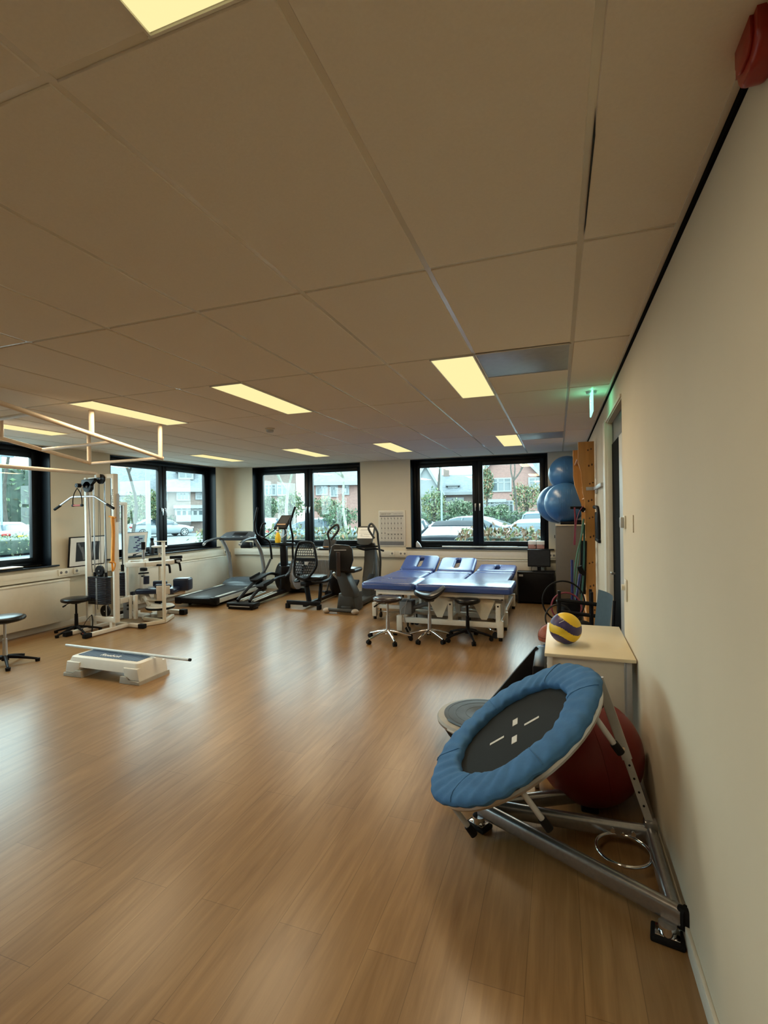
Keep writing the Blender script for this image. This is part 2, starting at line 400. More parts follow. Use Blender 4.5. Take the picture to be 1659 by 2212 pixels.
# ---- windows (local: x along wall, y outward, z up; origin at opening's left bottom on the room face)
def window(name, w, label, loc, rz):
    h = WT-SILL; t = thing(name, label, None, loc, rz, kind='structure')
    D = .20
    m = MB()
    m.bx(0, .012, 0, D, 0, h); m.bx(w-.012, w, 0, D, 0, h); m.bx(0, w, 0, D, h-.012, h)
    m.build('window_reveal', 'window_black', t)
    m = MB(); f = .055
    m.bx(0, f, D, D+.07, 0, h, bev=.004); m.bx(w-f, w, D, D+.07, 0, h, bev=.004); m.bx(f, w-f, D, D+.07, h-f-.02, h, bev=.004); m.bx(f, w-f, D, D+.07, 0, f, bev=.004)
    m.bx(w/2-.02, w/2+.02, D, D+.06, f, h-f, bev=.004); m.build('window_frame', 'window_black', t)
    for k in (0, 1):
        a = f-.005 if k == 0 else w/2+.006; b = w/2-.006 if k == 0 else w-f+.005
        m = MB(); s = .095; y0, y1 = D-.018, D+.05; zb, zt = f-.005, h-f-.015
        m.bx(a, a+s, y0, y1, zb, zt, bev=.006); m.bx(b-s, b, y0, y1, zb, zt, bev=.006)
        m.bx(a+s, b-s, y0, y1, zt-s+.01, zt, bev=.006); m.bx(a+s, b-s, y0, y1, zb, zb+s-.025, bev=.006)
        sash = m.build('window_sash', 'window_black', t)
        m = MB(); m.bx(a+s-.01, b-s+.01, D+.018, D+.024, zb+s-.035, zt-s+.02); m.build('window_pane', 'window_glass', sash)
        hx = b-.035 if k == 0 else a+.035
        m = MB(); m.box((hx, y0-.008, h*.47), (.024, .016, .065), bev=.003); m.cyl((hx, y0-.01, h*.475), (hx, y0-.045, h*.475), .008)
        m.box((hx, y0-.045, h*.445), (.018, .014, .13), bev=.004); m.build('window_handle', 'silver', sash)
    m = MB(); m.bx(-.10, w+.09, -.045, D, -.022, .0, bev=.004); m.build('window_sill', 'window_black', t)
    m = MB(); m.bx(-.05, w+.05, D+.075, D+.2, -.03, -.005); m.build('outer_sill', 'silver_dull', t)
    return t
for i, (a, b) in enumerate(BW): window('window_%d' % (i+1), b-a, ['black double casement window above the treatment tables', 'black double casement window behind the exercise bikes'][i], (a, YB, SILL), 0)
for i, (a, b) in enumerate(LW): window('window_%d' % (i+3), b-a, ['black casement window in the left wall behind the cable machine', 'black casement window at the left edge of the photo', 'black casement window in left wall beside the viewer'][i], (XL, a, SILL), PI/2)
# ---- ceiling lights
lamp0 = thing('ceiling_light', 'x', 'ceiling light', (0, 0, ZC))
m = MB(); m.bx(-.15, .15, -.6, .6, -.003, .004, bev=.002)
for s in (-1, 1): m.bx(s*.150-.006*s-.003, s*.150-.006*s+.003, -.6, .6, -.008, .0); m.bx(-.15, .15, s*.597-.003, s*.597+.003, -.008, 0)
m.build('lamp_frame', 'white_metal', lamp0)
m = MB(); m.bx(-.138, .138, -.588, .588, -.007, -.0035); m.build('lamp_diffuser', 'lamp_glow', lamp0)
ld = bpy.data.lights.new('lamp_light', 'AREA'); ld.shape = 'RECTANGLE'; ld.size = .28; ld.size_y = 1.17; ld.energy = LAMP_W; ld.color = (1.0, .79, .51)
lo = bpy.data.objects.new('lamp_light', ld); S.collection.objects.link(lo); lo.parent = lamp0; lo.location = (0, 0, -.012)
ROWS = [None, (.225-.6, .825), (3.235, 4.435), (6.82, 8.10)]
nm = {(1, 0): 'lit rectangular ceiling light cut off by the top edge of the photo',
      (2, 0): 'lit ceiling panel beside the large metal air vent', (2, 1): 'lit ceiling panel above the middle of the floor, left of the vent panel row',
      (2, 2): 'lit ceiling panel right above the white suspended pipe frame', (2, 3): 'lit ceiling panel at left edge, partly behind the pipe frame',
      (3, 0): 'small far ceiling panel beside the small metal vent, above the right back window', (3, 1): 'small far ceiling panel above the wall between the back windows',
      (3, 2): 'small far ceiling panel above the left back window', (3, 3): 'small far ceiling panel near the back left room corner'}
first = True
for j, yy in enumerate(ROWS):
    for i, (x0, x1) in enumerate(LAMPS):
        if yy is None or (j == 1 and i): continue
        y0, y1 = yy
        lb = nm.get((j, i), 'lit ceiling panel behind or above the viewer'); loc = ((x0+x1)/2, (y0+y1)/2, ZC)
        if first: lamp0.location = loc; lamp0['label'] = lb; lamp0['group'] = 'rectangular ceiling lights'; first = False
        else: dup(lamp0, loc, 0, lb, 'rectangular ceiling lights')
# ================= FOREGROUND RIGHT =================
P('tramp_blue', srgb(66, 110, 155), .85, var=.12, scale=14, bump=.5, spec=.2)
P('tramp_mat', (.010, .013, .0145), .8, var=.12, scale=300, bump=.2, spec=.2)
P('mark_grey', (.55, .55, .53), .7)
P('frame_steel', (.36, .36, .37), .27, metal=.85, var=.10, scale=60)
P('red_rubber', (.16, .006, .006), .45, var=.08, scale=4)
P('beige_tube', (.62, .56, .46), .45, var=.03)
# mini trampoline
tr = thing('mini_trampoline', 'round mini trampoline with puffy blue edge pad tilted on the silver steel frame', 'trampoline')
n_ = Vector((-.578, -.097, .81)).normalized(); e1 = (Vector((0, 1, 0))-n_*n_.y).normalized(); e2 = n_.cross(e1)
TR = Matrix((e1, e2, n_)).transposed(); TL = Vector((-.662, 2.519, .541))
tr.location = TL; tr.rotation_euler = TR.to_euler()
def padf(u, v):
    a = 2*PI*u; b = 2*PI*v
    k = .16*math.sin(a*23+1.3*math.sin(b)+2*math.sin(a*2))+.35*math.sin(a*41+3*math.sin(a*3))*max(0, math.sin(a*2.5))+.4*math.sin(a*7+b)
    rm = .405+.004*math.sin(a*7)
    w = .092+.006*k; h = .034+.004*k
    cx = math.cos(b); sx = math.sin(b)
    r = rm+w*(abs(cx)**.75)*(1 if cx > 0 else -1)
    z = .012+h*(abs(sx)**.8)*(1 if sx > 0 else -.8) + .003*math.sin(a*31+4*cx)
    if r < .325: r = .325-(.325-r)*.4+.004*math.sin(a*16)
    return Vector((r*math.cos(a), r*math.sin(a), z))
m = MB(); m.surf(lambda u, v: padf(u, v), 240, 26, cu=True); m.build('edge_pad', 'tramp_blue', tr, sharp=0 or 80)
for k in range(6):
    m = MB(); a = 2*PI*k/6+.35; m.tube([padf(a/2/PI, v/16)*1.004+Vector((0, 0, .0015)) for v in range(1, 9)], .0022, 5); m.build('pad_seam', 'tramp_blue', tr)
m = MB(); m.lathe([(0, -.004), (.345, -.004), (.345, .0), (0, .0)], 72); m.build('jumping_mat', 'tramp_mat', tr)
for (x, y, sx, sy) in ((.085, -.004, .062, .030), (-.085, -.004, .062, .030), (0, .104, .018, .085), (0, -.104, .018, .085)):
    m = MB(); m.box((x, y, .001), (sx, sy, .0015)); m.build('mat_marking', 'mark_grey', tr)
m = MB(); m.torus((0, 0, -.02), .465, .016, n=64); m.build('rim_tube', 'silver', tr)
for k in range(6):
    a = PI/3*k+.06; c, s = math.cos(a), math.sin(a)
    m = MB(); m.cyl((.455*c, .455*s, -.03), (.45*c, .45*s, -.17), .0125, n=12)
    lg = m.build('leg', 'light_grey', tr)
    m = MB(); m.cyl((.45*c, .45*s, -.165), (.45*c, .45*s, -.215), .018, n=14); m.build('rubber_tip', 'black_rubber', lg)
# steel base frame
fr = wthing('steel_frame', 'triangular silver steel tube frame on the floor under the blue trampoline', 'steel frame', (-.4, 2.45, 0))
def rtube(m, a, b, w, h, up=(0, 0, 1), r=.02):
    a, b = Vector(a), Vector(b); d = b-a; F = frame_to(d, up)
    m.prism(rrect(w, h, r, 4), d.length, Matrix.Translation((a+b)/2) @ F.to_4x4())
zb = .09
for (a, b) in (((-.845, 2.575, zb), (-.012, 2.125, zb)), ((-.80, 2.60, zb), (-.04, 2.62, zb)), ((-.045, 2.66, zb), (-.045, 2.15, zb)), ((-.79, 2.62, zb), (-.25, 2.92, zb))):
    m = MB(); rtube(m, a, b, .05, .078, r=.022); m.build('frame_tube', 'frame_steel', fr)
m = MB(); rtube(m, (-.016, 2.128, zb), (.0-.006, 2.122, zb), .054, .084); m.box((-.012, 2.118, zb), (.05, .03, .086), (0, 0, -.5), bev=.01); m.build('end_cap', 'black_rubber', fr)
for (x, y, rz) in ((-.85, 2.56, -.5), (-.07, 2.115, -.18)):
    m = MB(); m.box((x, y, .012), (.115, .085, .022), (0, 0, rz), bev=.006); ft = m.build('foot_plate', 'black_rubber', fr)
    m = MB(); m.cyl((x, y, .02), (x, y, .06), .032, n=18); m.box((x, y, .026), (.085, .06, .006), (0, 0, rz), bev=.002); m.build('foot_post', 'chrome', ft)
m = MB(); m.box((-.30, 2.90, .028), (.09, .09, .055), bev=.008); m.build('foot_plate', 'black_rubber', fr)
ARM0, ARM1 = Vector((-.045, 2.625, .13)), Vector((-.262, 2.66, .80))
mid = ARM0.lerp(ARM1, .44)
m = MB(); rtube(m, ARM0, mid.lerp(ARM1, .1), .034, .014, up=(0, -1, 0), r=.004); lo_ = m.build('telescopic_arm', 'light_grey', fr)
F = frame_to(ARM1-ARM0, (0, -1, 0)); nrm = F.col[1]
for t in (.13, .22, .31, .40): m = MB(); c = ARM0.lerp(ARM1, t); m.cyl(c-nrm*.0085, c+nrm*.0085, .0055, n=10); m.build('pin_hole', 'black_paint', lo_)
m = MB(); rtube(m, mid, ARM1, .046, .022, up=(0, -1, 0), r=.004); up_ = m.build('arm_sleeve', 'light_grey', fr)
m = MB(); c = mid.lerp(ARM1, .14); m.cyl(c-nrm*.018, c+nrm*.018, .008, n=10); m.build('bolt', 'chrome', up_)
m = MB(); m.box((-.045, 2.63, .12), (.06, .06, .07), bev=.012); m.build('pivot_bracket', 'frame_steel', fr)
m = MB(); m.torus((-.18, 2.485, .075), .115, .008, n=48, m=10); m.cyl((-.17, 2.60, .085), (-.17, 2.59, .08), .01)
rg = m.build('steel_ring', 'chrome', fr)
for x in (-.215, -.125):
    m = MB(); m.cyl((x, 2.585, .10), (x, 2.572, .10), .011, n=10); m.build('bolt', 'chrome', fr)
# red ball
m = MB(); m.sph((0, 0, 0), .285, n=48, m=28); rb = one('exercise_ball', m, 'red_rubber', 'dark red exercise ball behind the silver frame against the wall', 'exercise ball', (-.30, 2.99, .285))
m = MB(); m.torus((0, 0, 0), .2855, .0012, axis=(1, .3, .2), n=64, m=6); m.build('ball_seam', 'red_rubber', rb)
# bent beige hoop of a rolling frame standing behind the trampoline
wk = wthing('rolling_walker', 'beige bent tube frame on small white castors behind the trampoline', 'rolling frame', (-.62, 2.95, 0))
pts = [(-.98, 2.86, .06), (-.86, 2.83, .14), (-.60, 2.80, .31), (-.49, 2.80, .42), (-.44, 2.82, .60), (-.43, 2.84, .66)]
m = MB(); m.tube(pts, .026, 12, sm=6, flat=.55); m.build('bent_tube', 'beige_tube', wk)
m = MB(); m.tube([(x+.02, y+.30, z) for x, y, z in pts], .026, 12, sm=6, flat=.55); m.build('bent_tube', 'beige_tube', wk)
for a_, b_ in (((-.60, 2.82, .29), (-.58, 3.1, .29)), ((-.46, 2.82, .5), (-.44, 3.12, .5))): m = MB(); m.bar(a_, b_, .03, .02, bev=.004); m.build('cross_bar', 'beige_tube', wk)
m = MB(); m.bar((-.62, 3.04, .085), (-.42, 3.06, .085), .03, .022, bev=.004); m.bar((-.96, 2.88, .085), (-.62, 3.04, .085), .025, .02, bev=.004); m.bar((-.45, 3.05, .085), (-.44, 3.12, .5), .025, .02, bev=.004); m.build('base_bar', 'white_metal', wk)
for (x, y) in ((-.58, 3.03), (-.95, 2.89), (-.44, 3.08)):
    m = MB(); m.box((x, y, .062), (.03, .03, .03), bev=.005); cs = m.build('castor', 'white_metal', wk)
    m = MB(); m.cyl((x-.012, y, .027), (x+.012, y, .027), .027, n=18); m.build('wheel', 'light_grey', cs)
# bosu
bo = thing('balance_trainer', 'grey and black half ball balance trainer lying dome down beside the trampoline', 'balance trainer', (-.955, 3.475, 0), .3)
P('bosu_grey', (.33, .32, .295), .5, var=.05); P('bosu_deck', (.034, .038, .043), .5, var=.2, scale=14, bump=.1, spec=.3)
m = MB(); m.lathe([(.0, .0), (.10, .004), (.19, .035), (.255, .09), (.285, .14), (.29, .165), (.0, .165)], 56); m.build('dome', 'black_rubber', bo)
m = MB(); m.lathe([(.0, .15), (.292, .15), (.318, .172), (.322, .19), (.312, .205), (.285, .212), (.0, .212)], 64); m.build('rim', 'bosu_grey', bo)
m = MB(); m.lathe([(.0, .208), (.272, .208), (.272, .2145), (.262, .217), (.03, .217), (.022, .213), (.0, .213)], 64)
for r in (.12, .19, .245): m.torus((0, 0, .2165), r, .002, n=56, m=6)
m.build('deck', 'bosu_deck', bo)
m = MB(); m.cyl((0, 0, .212), (0, 0, .219), .014, n=16); m.build('plug', 'black_paint', bo)
for a in (.35, 3.5):
    m = MB(); m.surf(lambda u, v: Vector(((.262+.02*v)*math.cos(a+.55*u), (.262+.02*v)*math.sin(a+.55*u), .2185)), 12, 1); m.build('grip_slot', 'black_paint', bo)
for a in (-2.55, -2.05, .9):
    m = MB(); m.surf(lambda u, v: Vector((.3235*math.cos(a+.22*u), .3235*math.sin(a+.22*u), .178+.014*v)), 6, 1); m.build('rim_sticker', 'paper', bo)
# desk
dk = thing('desk', 'small cream topped table against the right wall with volleyball on top', 'table', (-.27, 3.735, 0))
P('desk_top', (.74, .66, .48), .42, var=.03, scale=5)
m = MB(); m.bx(-.265, .262, -.445, .445, .705, .727, bev=.004); m.build('table_top', 'desk_top', dk)
m = MB(); m.bx(-.215, .20, -.40, -.382, .06, .70, bev=.002); m.build('side_panel', 'white_board', dk)
m = MB(); m.bx(-.215, -.197, -.382, .40, .28, .70, bev=.002); m.build('front_panel', 'white_board', dk)
for (x, y, mt) in ((-.235, -.40, 'white_metal'), (.225, -.40, 'light_grey'), (-.235, .40, 'white_metal'), (.225, .40, 'light_grey')):
    m = MB(); m.box((x, y, .352), (.032, .045, .704), bev=.004); m.build('leg', mt, dk)
# volleyball
vb = thing('volleyball', 'yellow and dark blue volleyball lying on the cream table', 'ball', (-.405, 3.56, .727+.105), 0)
vb.rotation_euler = (.15, .1, .2)
P('ball_yellow', (.72, .50, .025), .45, var=.05); P('ball_navy', (.03, .02, .10), .42, var=.1)
R_ = .105
def swirl(v):   # class of point on the sphere
    x, y, z = v.normalized(); lon = x
    w = z*1.0+.22*math.sin(2.4*lon)
    b = (w+1.46)/.52
    return int(math.floor(b)) % 2
m = MB(); m.sph((0, 0, 0), R_, n=128, m=96)
for f in m.bm.faces: f.material_index = swirl(f.calc_center_median())
m.build('ball_skin', ['ball_yellow', 'ball_navy'], vb)
m = MB()
for k in range(9): m.box(R_*Vector((-.55+k*.028, -.62-.006*k, .53+.028*k)).normalized()*1.002, (.0035, .001, .006), (0, 0, -.6))
m.build('ball_print', 'paper', vb)
# ================= RIGHT WALL AND RACK CORNER =================
P('pine', (.50, .24, .065), .45, var=.12, scale=3.5, stretch=(6, 6, .6)); P('pine_knot', (.09, .035, .012), .5, var=.2)
P('ball_blue', srgb(52, 98, 148), .3, var=.05, scale=3); P('locker_grey', (.12, .105, .09), .5, var=.04); P('locker_edge', (.5, .43, .34), .5)
wb = thing('wall_bars', 'tall knotty pine wall bars with curved top fixed to right wall', 'wall bars', (0, 6.5, 0))
near = [(-.13, 0), (-.018, 0), (-.018, 2.46), (-.20, 2.46), (-.20, 2.20), (-.165, 2.08), (-.155, 1.84), (-.125, 1.72)]
m = MB(); m.prism(near, .036, Matrix(((1, 0, 0, 0), (0, 0, -1, 0), (0, 1, 0, 0), (0, 0, 0, 1))), bev=.004); np_ = m.build('upright', 'pine', wb)
m = MB()
for i, z in enumerate((2.36, 2.17, 1.95, 1.74, 1.53, 1.30, .98, .70, .40)):
    for dx in (-.015, .02): m.sph((-.065+dx+(i % 3)*.008-.008, -.0185, z+dx*.35), .0095, (1, .18, 1.1+.4*(i % 2)), 12, 8)
m.build('knot', 'pine_knot', np_)
far = [(-.13, 0), (-.018, 0), (-.018, 2.46), (-.235, 2.46), (-.235, 2.1), (-.22, 1.97), (-.165, 1.80), (-.13, 1.7)]
m = MB(); m.prism(far, .036, Matrix(((1, 0, 0, 0), (0, 0, -1, .88), (0, 1, 0, 0), (0, 0, 0, 1))), bev=.004); m.build('upright', 'pine', wb)
for i in range(14):
    z = .15+i*.162; x = -.11 if i < 13 else -.20
    m = MB(); m.tube([(x, 0, z), (x, .88, z)], .019, 12, flat=.75); m.build('rung', 'pine', wb)
m = MB(); m.box((-.055, -.022, 1.885), (.12, .006, .04), bev=.001); m.bx(-.03, -.0, -1.05, .0, 1.865, 1.905, bev=.003); m.bx(-.02, 0, -.3, -.04, 1.82, 1.865, bev=.003); m.build('wall_bracket', 'light_grey', wb)
# locker + balls
lk = thing('locker', 'tall grey brown cupboard with blue exercise balls on top', 'cupboard', (-.25, 8.4, 0))
m = MB(); m.bx(-.225, .235, -.5, .5, .05, 1.385, bev=.004); m.build('body', 'locker_grey', lk)
m = MB(); m.bx(-.232, .24, -.508, .505, 1.385, 1.405, bev=.003); m.build('top_board', 'locker_edge', lk)
m = MB(); m.bx(-.232, -.225, -.49, -.01, .08, 1.37, bev=.002); dr = m.build('door', 'locker_grey', lk)
m = MB(); m.box((-.245, -.06, 1.2), (.012, .012, .05), bev=.003); m.build('handle', 'black_plastic', dr)
m = MB(); m.bx(-.232, -.225, .01, .49, .08, 1.37, bev=.002); m.build('door', 'locker_grey', lk)
m = MB(); m.bx(-.22, .22, -.49, .49, 0, .05); m.build('plinth', 'black_plastic', lk)
m = MB(); m.bx(-.16, .2, -.46, .44, 0, .018, bev=.004)
for a in ((-.16, -.15, -.46, .44), (.19, .2, -.46, .44), (-.16, .2, -.46, -.45), (-.16, .2, .43, .44)): m.bx(*a, .0, .045, bev=.003)
one('black_tray', m, 'black_plastic', 'flat black tray under the blue balls on the cupboard', 'tray', (-.25, 8.4, 1.405))
for (p, r, lb) in (((-.335, 8.11, 1.405+.02+.31), .31, 'glossy blue exercise ball, front one of the two directly on the cupboard'),
                   ((-.46, 8.76, 1.405+.325), .32, 'blue exercise ball behind, peeking out left beside the window frame'),
                   ((-.295, 8.53, 2.215), .29, 'blue exercise ball stacked highest, on top of two others')):
    m = MB(); m.sph((0, 0, 0), r, n=44, m=28); o = one('exercise_ball', m, 'ball_blue', lb, 'exercise ball', p, 'blue exercise balls on the cupboard')
    m = MB()
    for k in range(-3, 4): rr = math.sqrt(r*r-(k*.03)**2); m.torus((k*.03, 0, 0), rr+.0004, .0012, axis=(1, 0, 0), n=56, m=5)
    m.cyl((0, -r-.001, .02), (0, -r+.01, .02), .008, n=10); m.build('ball_ribs', 'ball_blue', o)
# hook with straps hanging on the wall bars
m = MB(); m.tube([(-.30, 6.46, 1.655), (-.16, 6.47, 1.655), (-.13, 6.475, 1.63)], .02, 12, flat=.8); m.tube([(-.19, 6.47, 1.655), (-.14, 6.465, 1.61)], .022, 10)
hk = one('strap_hook', m, 'black_rubber', 'black padded hook sticking out from the pine wall bars', 'hook')
P('strap_red', (.22, .03, .06), .6); P('band_green', (.02, .10, .04), .5, var=.15); P('band_teal', (.03, .12, .10), .5)
m = MB(); m.tube([(-.15, 6.44, 1.675), (-.20, 6.43, 1.60), (-.235, 6.43, 1.45), (-.245, 6.43, 1.26), (-.25, 6.44, 1.20)], .010, 8, sm=5, flat=.5); m.tube([(-.25, 6.44, 1.66), (-.245, 6.44, 1.45), (-.262, 6.44, 1.20)], .010, 8, sm=5, flat=.5)
one('resistance_strap', m, 'strap_red', 'dark red strap loop hanging from the black hook', 'strap')
m = MB(); m.tube([(-.15, 6.40, 1.52), (-.17, 6.38, 1.35), (-.24, 6.36, 1.05), (-.295, 6.34, .62)], .012, 8, sm=5, flat=.5)
m.tube([(-.16, 6.40, 1.5), (-.20, 6.38, 1.15), (-.245, 6.36, .8), (-.27, 6.34, .45)], .012, 8, sm=5, flat=.5)
one('resistance_band', m, 'band_green', 'long green elastic band hanging slanted beside the pine upright', 'elastic band')
m = MB(); m.tube([(-.145, 6.43, 1.45), (-.15, 6.42, 1.1), (-.165, 6.42, .8), (-.19, 6.4, .5), (-.2, 6.4, .25)], .011, 8, sm=5, flat=.5)
one('resistance_band', m, 'band_teal', 'teal elastic band hanging closest along the pine upright', 'elastic band')
m = MB(); m.tube([(-.21, 6.36, .95), (-.18, 6.37, .88), (-.15, 6.38, .86)], .03, 10, sm=4); m.tube([(-.15, 6.46, 1.25), (-.17, 6.46, .6)], .035, 8, flat=.3)
one('black_strap', m, 'black_rubber', 'black webbing strap bundle behind the green band', 'strap')
# black curved backpack-like support right of the wall bars
m = MB(); m.tube([(-.03, 6.40, 1.66), (.0-.012, 6.1, 1.64), (-.012, 5.95, 1.52), (-.012, 5.93, 1.30)], .022, 10, sm=6)
m.bx(-.03, -.004, 5.88, 6.4, 1.26, 1.30, bev=.006); m.bx(-.028, -.004, 6.1, 6.4, 1.30, 1.60, bev=.01)
one('hanging_support', m, 'black_rubber', 'black arched support hanging on the wall right of the pine bars', 'support strap')
# exit sign
ex = thing('exit_sign', 'hanging edge-lit green emergency exit sign near the right wall', 'exit sign', (-.155, 4.64, ZC), 0)
EM('exit_green', (.35, 1.0, .72), 1.6); P('exit_plate', (.25, .65, .45), .3)
m = MB(); m.lathe([(0, 0), (.045, 0), (.04, -.02), (0, -.022)], 24); m.build('ceiling_rose', 'light_grey', ex)
m = MB(); m.bx(-.006, .006, -.15, .15, -.20, -.02, bev=.002); m.build('sign_panel', 'exit_green', ex)
m = MB()
for s in (-1, 1):
    x = s*.0066; m.box((x, .05, -.11), (.001, .05, .10)); m.box((x, -.06, -.11), (.001, .10, .012)); m.prism([(-.09, 0), (-.04, .03), (-.04, -.03)], .001, TM((x, -.0, -.11), (PI/2, 0, PI/2)))
m.build('arrow_symbol', 'paper', ex)
gl = bpy.data.lights.new('exit_glow', 'AREA'); gl.shape = 'RECTANGLE'; gl.size = .28; gl.size_y = .14; gl.energy = 1.1; gl.color = (.12, 1, .45)
for s in (-1, 1):
    g_ = bpy.data.objects.new('exit_glow', gl); S.collection.objects.link(g_); g_.parent = ex; g_.location = (s*.012, 0, -.09); g_.rotation_euler = (0, -s*PI/2, PI/2) if 0 else (PI/2, 0, s*PI/2)
# vents in ceiling
P('vent_metal', (.44, .44, .44), .42, metal=.75, var=.06)
def vent(y, lb, group='metal ceiling vents'):
    v = thing('ceiling_vent', lb, 'ceiling vent', (-.647, y, ZC), 0, group)
    m = MB(); m.bx(-.288, .288, -.295, .295, -.004, .006, bev=.002); m.build('vent_plate', 'vent_metal', v)
    m = MB()
    for s in (-1, 1): m.bx(s*.29-.005, s*.29+.005, -.3, .3, -.006, .0); m.bx(-.29, .29, s*.297-.004, s*.297+.004, -.006, 0)
    m.build('vent_rim', 'ceiling_grid', v)
vent(3.53, 'large smooth metal air vent panel beside the near ceiling light'); vent(7.15, 'small far metal air vent panel beside the furthest right ceiling light')
# dark gap in the ceiling joint
m = MB(); m.prism([(0, -.3), (.006, -.2), (.004, .25), (0, .32)], .002); one('ceiling_crack', m, 'black_paint', 'thin dark open joint between two ceiling tiles near the right wall', 'ceiling gap', (-.3385, 1.66, ZC-.001))
# smoke detector
sd = thing('smoke_detector', 'small round white smoke detector on the ceiling', 'smoke detector', (-3.689, 5.113, ZC))
m = MB(); m.lathe([(0, .0), (.058, 0), (.058, -.015), (.05, -.02), (0, -.02)], 28); m.build('base', 'white_board', sd)
m = MB(); m.lathe([(0, -.018), (.046, -.018), (.042, -.045), (.03, -.05), (0, -.05)], 28); m.build('sensor_cap', 'light_grey', sd)
# red alarm
ra = thing('alarm_sounder', 'red alarm box high in the top right corner of the photo', 'alarm', (0, 1.265, 2.645))
P('alarm_red', (.30, .018, .010), .35, var=.06)
m = MB(); m.prism(rrect(.13, .15, .045, 8), .05, TM((-.022, 0, 0), (PI/2, 0, PI/2)), bev=.012, seg=3); m.build('sounder_body', 'alarm_red', ra)
m = MB(); m.prism(rrect(.09, .10, .03, 6), .008, TM((-.05, 0, 0), (PI/2, 0, PI/2)), bev=.003); m.build('sounder_grille', 'alarm_red', ra)
# thermostat, switches, socket
th = thing('thermostat', 'small white thermostat box on the right wall beside the door', 'thermostat', (0, 3.79, 1.545))
m = MB(); m.bx(-.012, 0, -.04, .04, -.045, .045, bev=.004); m.build('back_plate', 'white_board', th)
m = MB(); m.bx(-.034, -.010, -.028, .04, -.04, .035, bev=.006); m.build('cover', 'light_grey', th)
m = MB(); m.bx(-.006, 0, -.035, .035, -.055, .055, bev=.004); one('wall_plate', m, 'wall_paint', 'flat cream cover plate on the right wall near the thermostat', 'cover plate', (0, 3.42, 1.545))
sk = thing('wall_socket', 'white wall socket low on the right wall beside the door', 'socket', (0, 3.76, 1.075))
m = MB(); m.bx(-.012, 0, -.042, .042, -.075, .075, bev=.005); m.build('socket_plate', 'white_board', sk)
m = MB(); m.cyl((-.034, 0, .02), (-.01, 0, .02), .02, n=16); m.build('socket_plug', 'white_board', sk)
# blue chair
ch = thing('chair', 'blue grey plastic chair between the pine wall bars and the door', 'chair', (-.275, 4.60, 0), -1.36)
P('chair_blue', (.10, .16, .21), .5, var=.06)
m = MB(); m.surf(lambda u, v: Vector(((u-.5)*.40, .17+.045*v+.03*(1-(2*u-1)**2), .54+.37*v)), 12, 10); bmesh.ops.solidify(m.bm, geom=m.bm.faces[:], thickness=.012); m.build('backrest', 'chair_blue', ch)
m = MB(); m.prism(rrect(.40, .34, .07), .02, TM((0, 0, .45)), bev=.006); m.build('seat', 'chair_blue', ch)
for sx in (-1, 1):
    for sy in (-1, 1): m = MB(); m.cyl((sx*.16, sy*.14, .44), (sx*.18, sy*.17, 0), .011, n=10); m.build('leg', 'black_paint', ch)
m = MB()
for sx in (-1, 1): m.tube([(sx*.19, .17, .44), (sx*.2, .20, .52), (sx*.2, .225, .88)], .011, 8, sm=4)
m.build('back_frame', 'black_paint', ch)
# black equipment rack with bin and balls
rk = thing('equipment_rack', 'black metal rack holding balls, sticks and hoops behind the table', 'rack', (-.34, 4.95, 0))
m = MB(); m.bx(-.23, .24, -.10, -.07, .0, .40, bev=.004); m.bx(-.23, .24, -.1, .45, .02, .05, bev=.004); m.bx(-.23, .24, -.1, .45, .27, .30, bev=.004); m.bx(-.25, -.22, -.3, .45, .0, .36, bev=.004); m.build('shelf_box', 'black_plastic', rk)
for (x, y) in ((-.1, .3), (.2, .3), (.2, .48)): m = MB(); m.bar((x, y, 0), (x, y, .82), .03, .03, bev=.003); m.build('post', 'black_plastic', rk)
for (y, z) in ((.28, .70), (.46, .55)): m = MB(); m.cyl((-.12, y, z+.03), (.27, y, z), .019, n=14); m.build('peg_bar', 'black_rubber', rk)
P('basket_orange', (.26, .055, .022), .55, var=.12, scale=60, bump=.3); P('ball_white', (.55, .53, .5), .5)
bk = thing('basketball', 'worn orange and white basketball at left end of the black rack', 'ball', (-.52, 4.98, .421)); 
m = MB(); m.sph((0, 0, 0), .12, n=32, m=20)
for f in m.bm.faces:
    c = f.calc_center_median(); f.material_index = 1 if (c.z < -.03 and c.x < .03 and math.sin(c.x*90+c.y*70) > -.4) else 0
m.build('ball_skin', ['basket_orange', 'ball_white'], bk)
m = MB()
for ax in ((1, 0, 0), (0, 1, 0), (0, 0, 1)): m.torus((0, 0, 0), .1202, .0018, axis=ax, n=40, m=5)
m.build('ball_seam', 'black_rubber', bk)
m = MB(); m.sph((0, 0, 0), .115, n=32, m=20); o = one('ball', m, 'ball_blue', 'blue ball under the basketball beside the black rack', 'ball', (-.585, 4.80, .262)); 
m = MB(); m.torus((0, 0, 0), .1152, .0015, n=40, m=5); m.build('ball_seam', 'ball_blue', o)
m = MB(); m.sph((0, 0, 0), .115, n=28, m=18); one('ball', m, 'black_rubber', 'black medicine ball on the rack behind the volleyball', 'ball', (-.22, 5.26, .415))
m = MB(); m.bx(-.14, .12, -.12, .09, 0, .145, bev=.01); m.bx(-.13, .11, -.11, .08, .14, .147, bev=.002); one('storage_crate', m, 'black_plastic', 'low black crate on the floor under the blue ball', 'crate', (-.55, 4.75, 0))
P('white_plastic', (.6, .58, .54), .4)
m = MB(); m.sph((0, 0, 0), .105, n=28, m=18); one('ball', m, 'white_plastic', 'white ball on the rack, half hidden by the volleyball', 'ball', (-.40, 5.12, .405))
bn = thing('storage_bin', 'black bin with sticks and hoops standing behind the table', 'bin', (-.33, 5.8, 0))
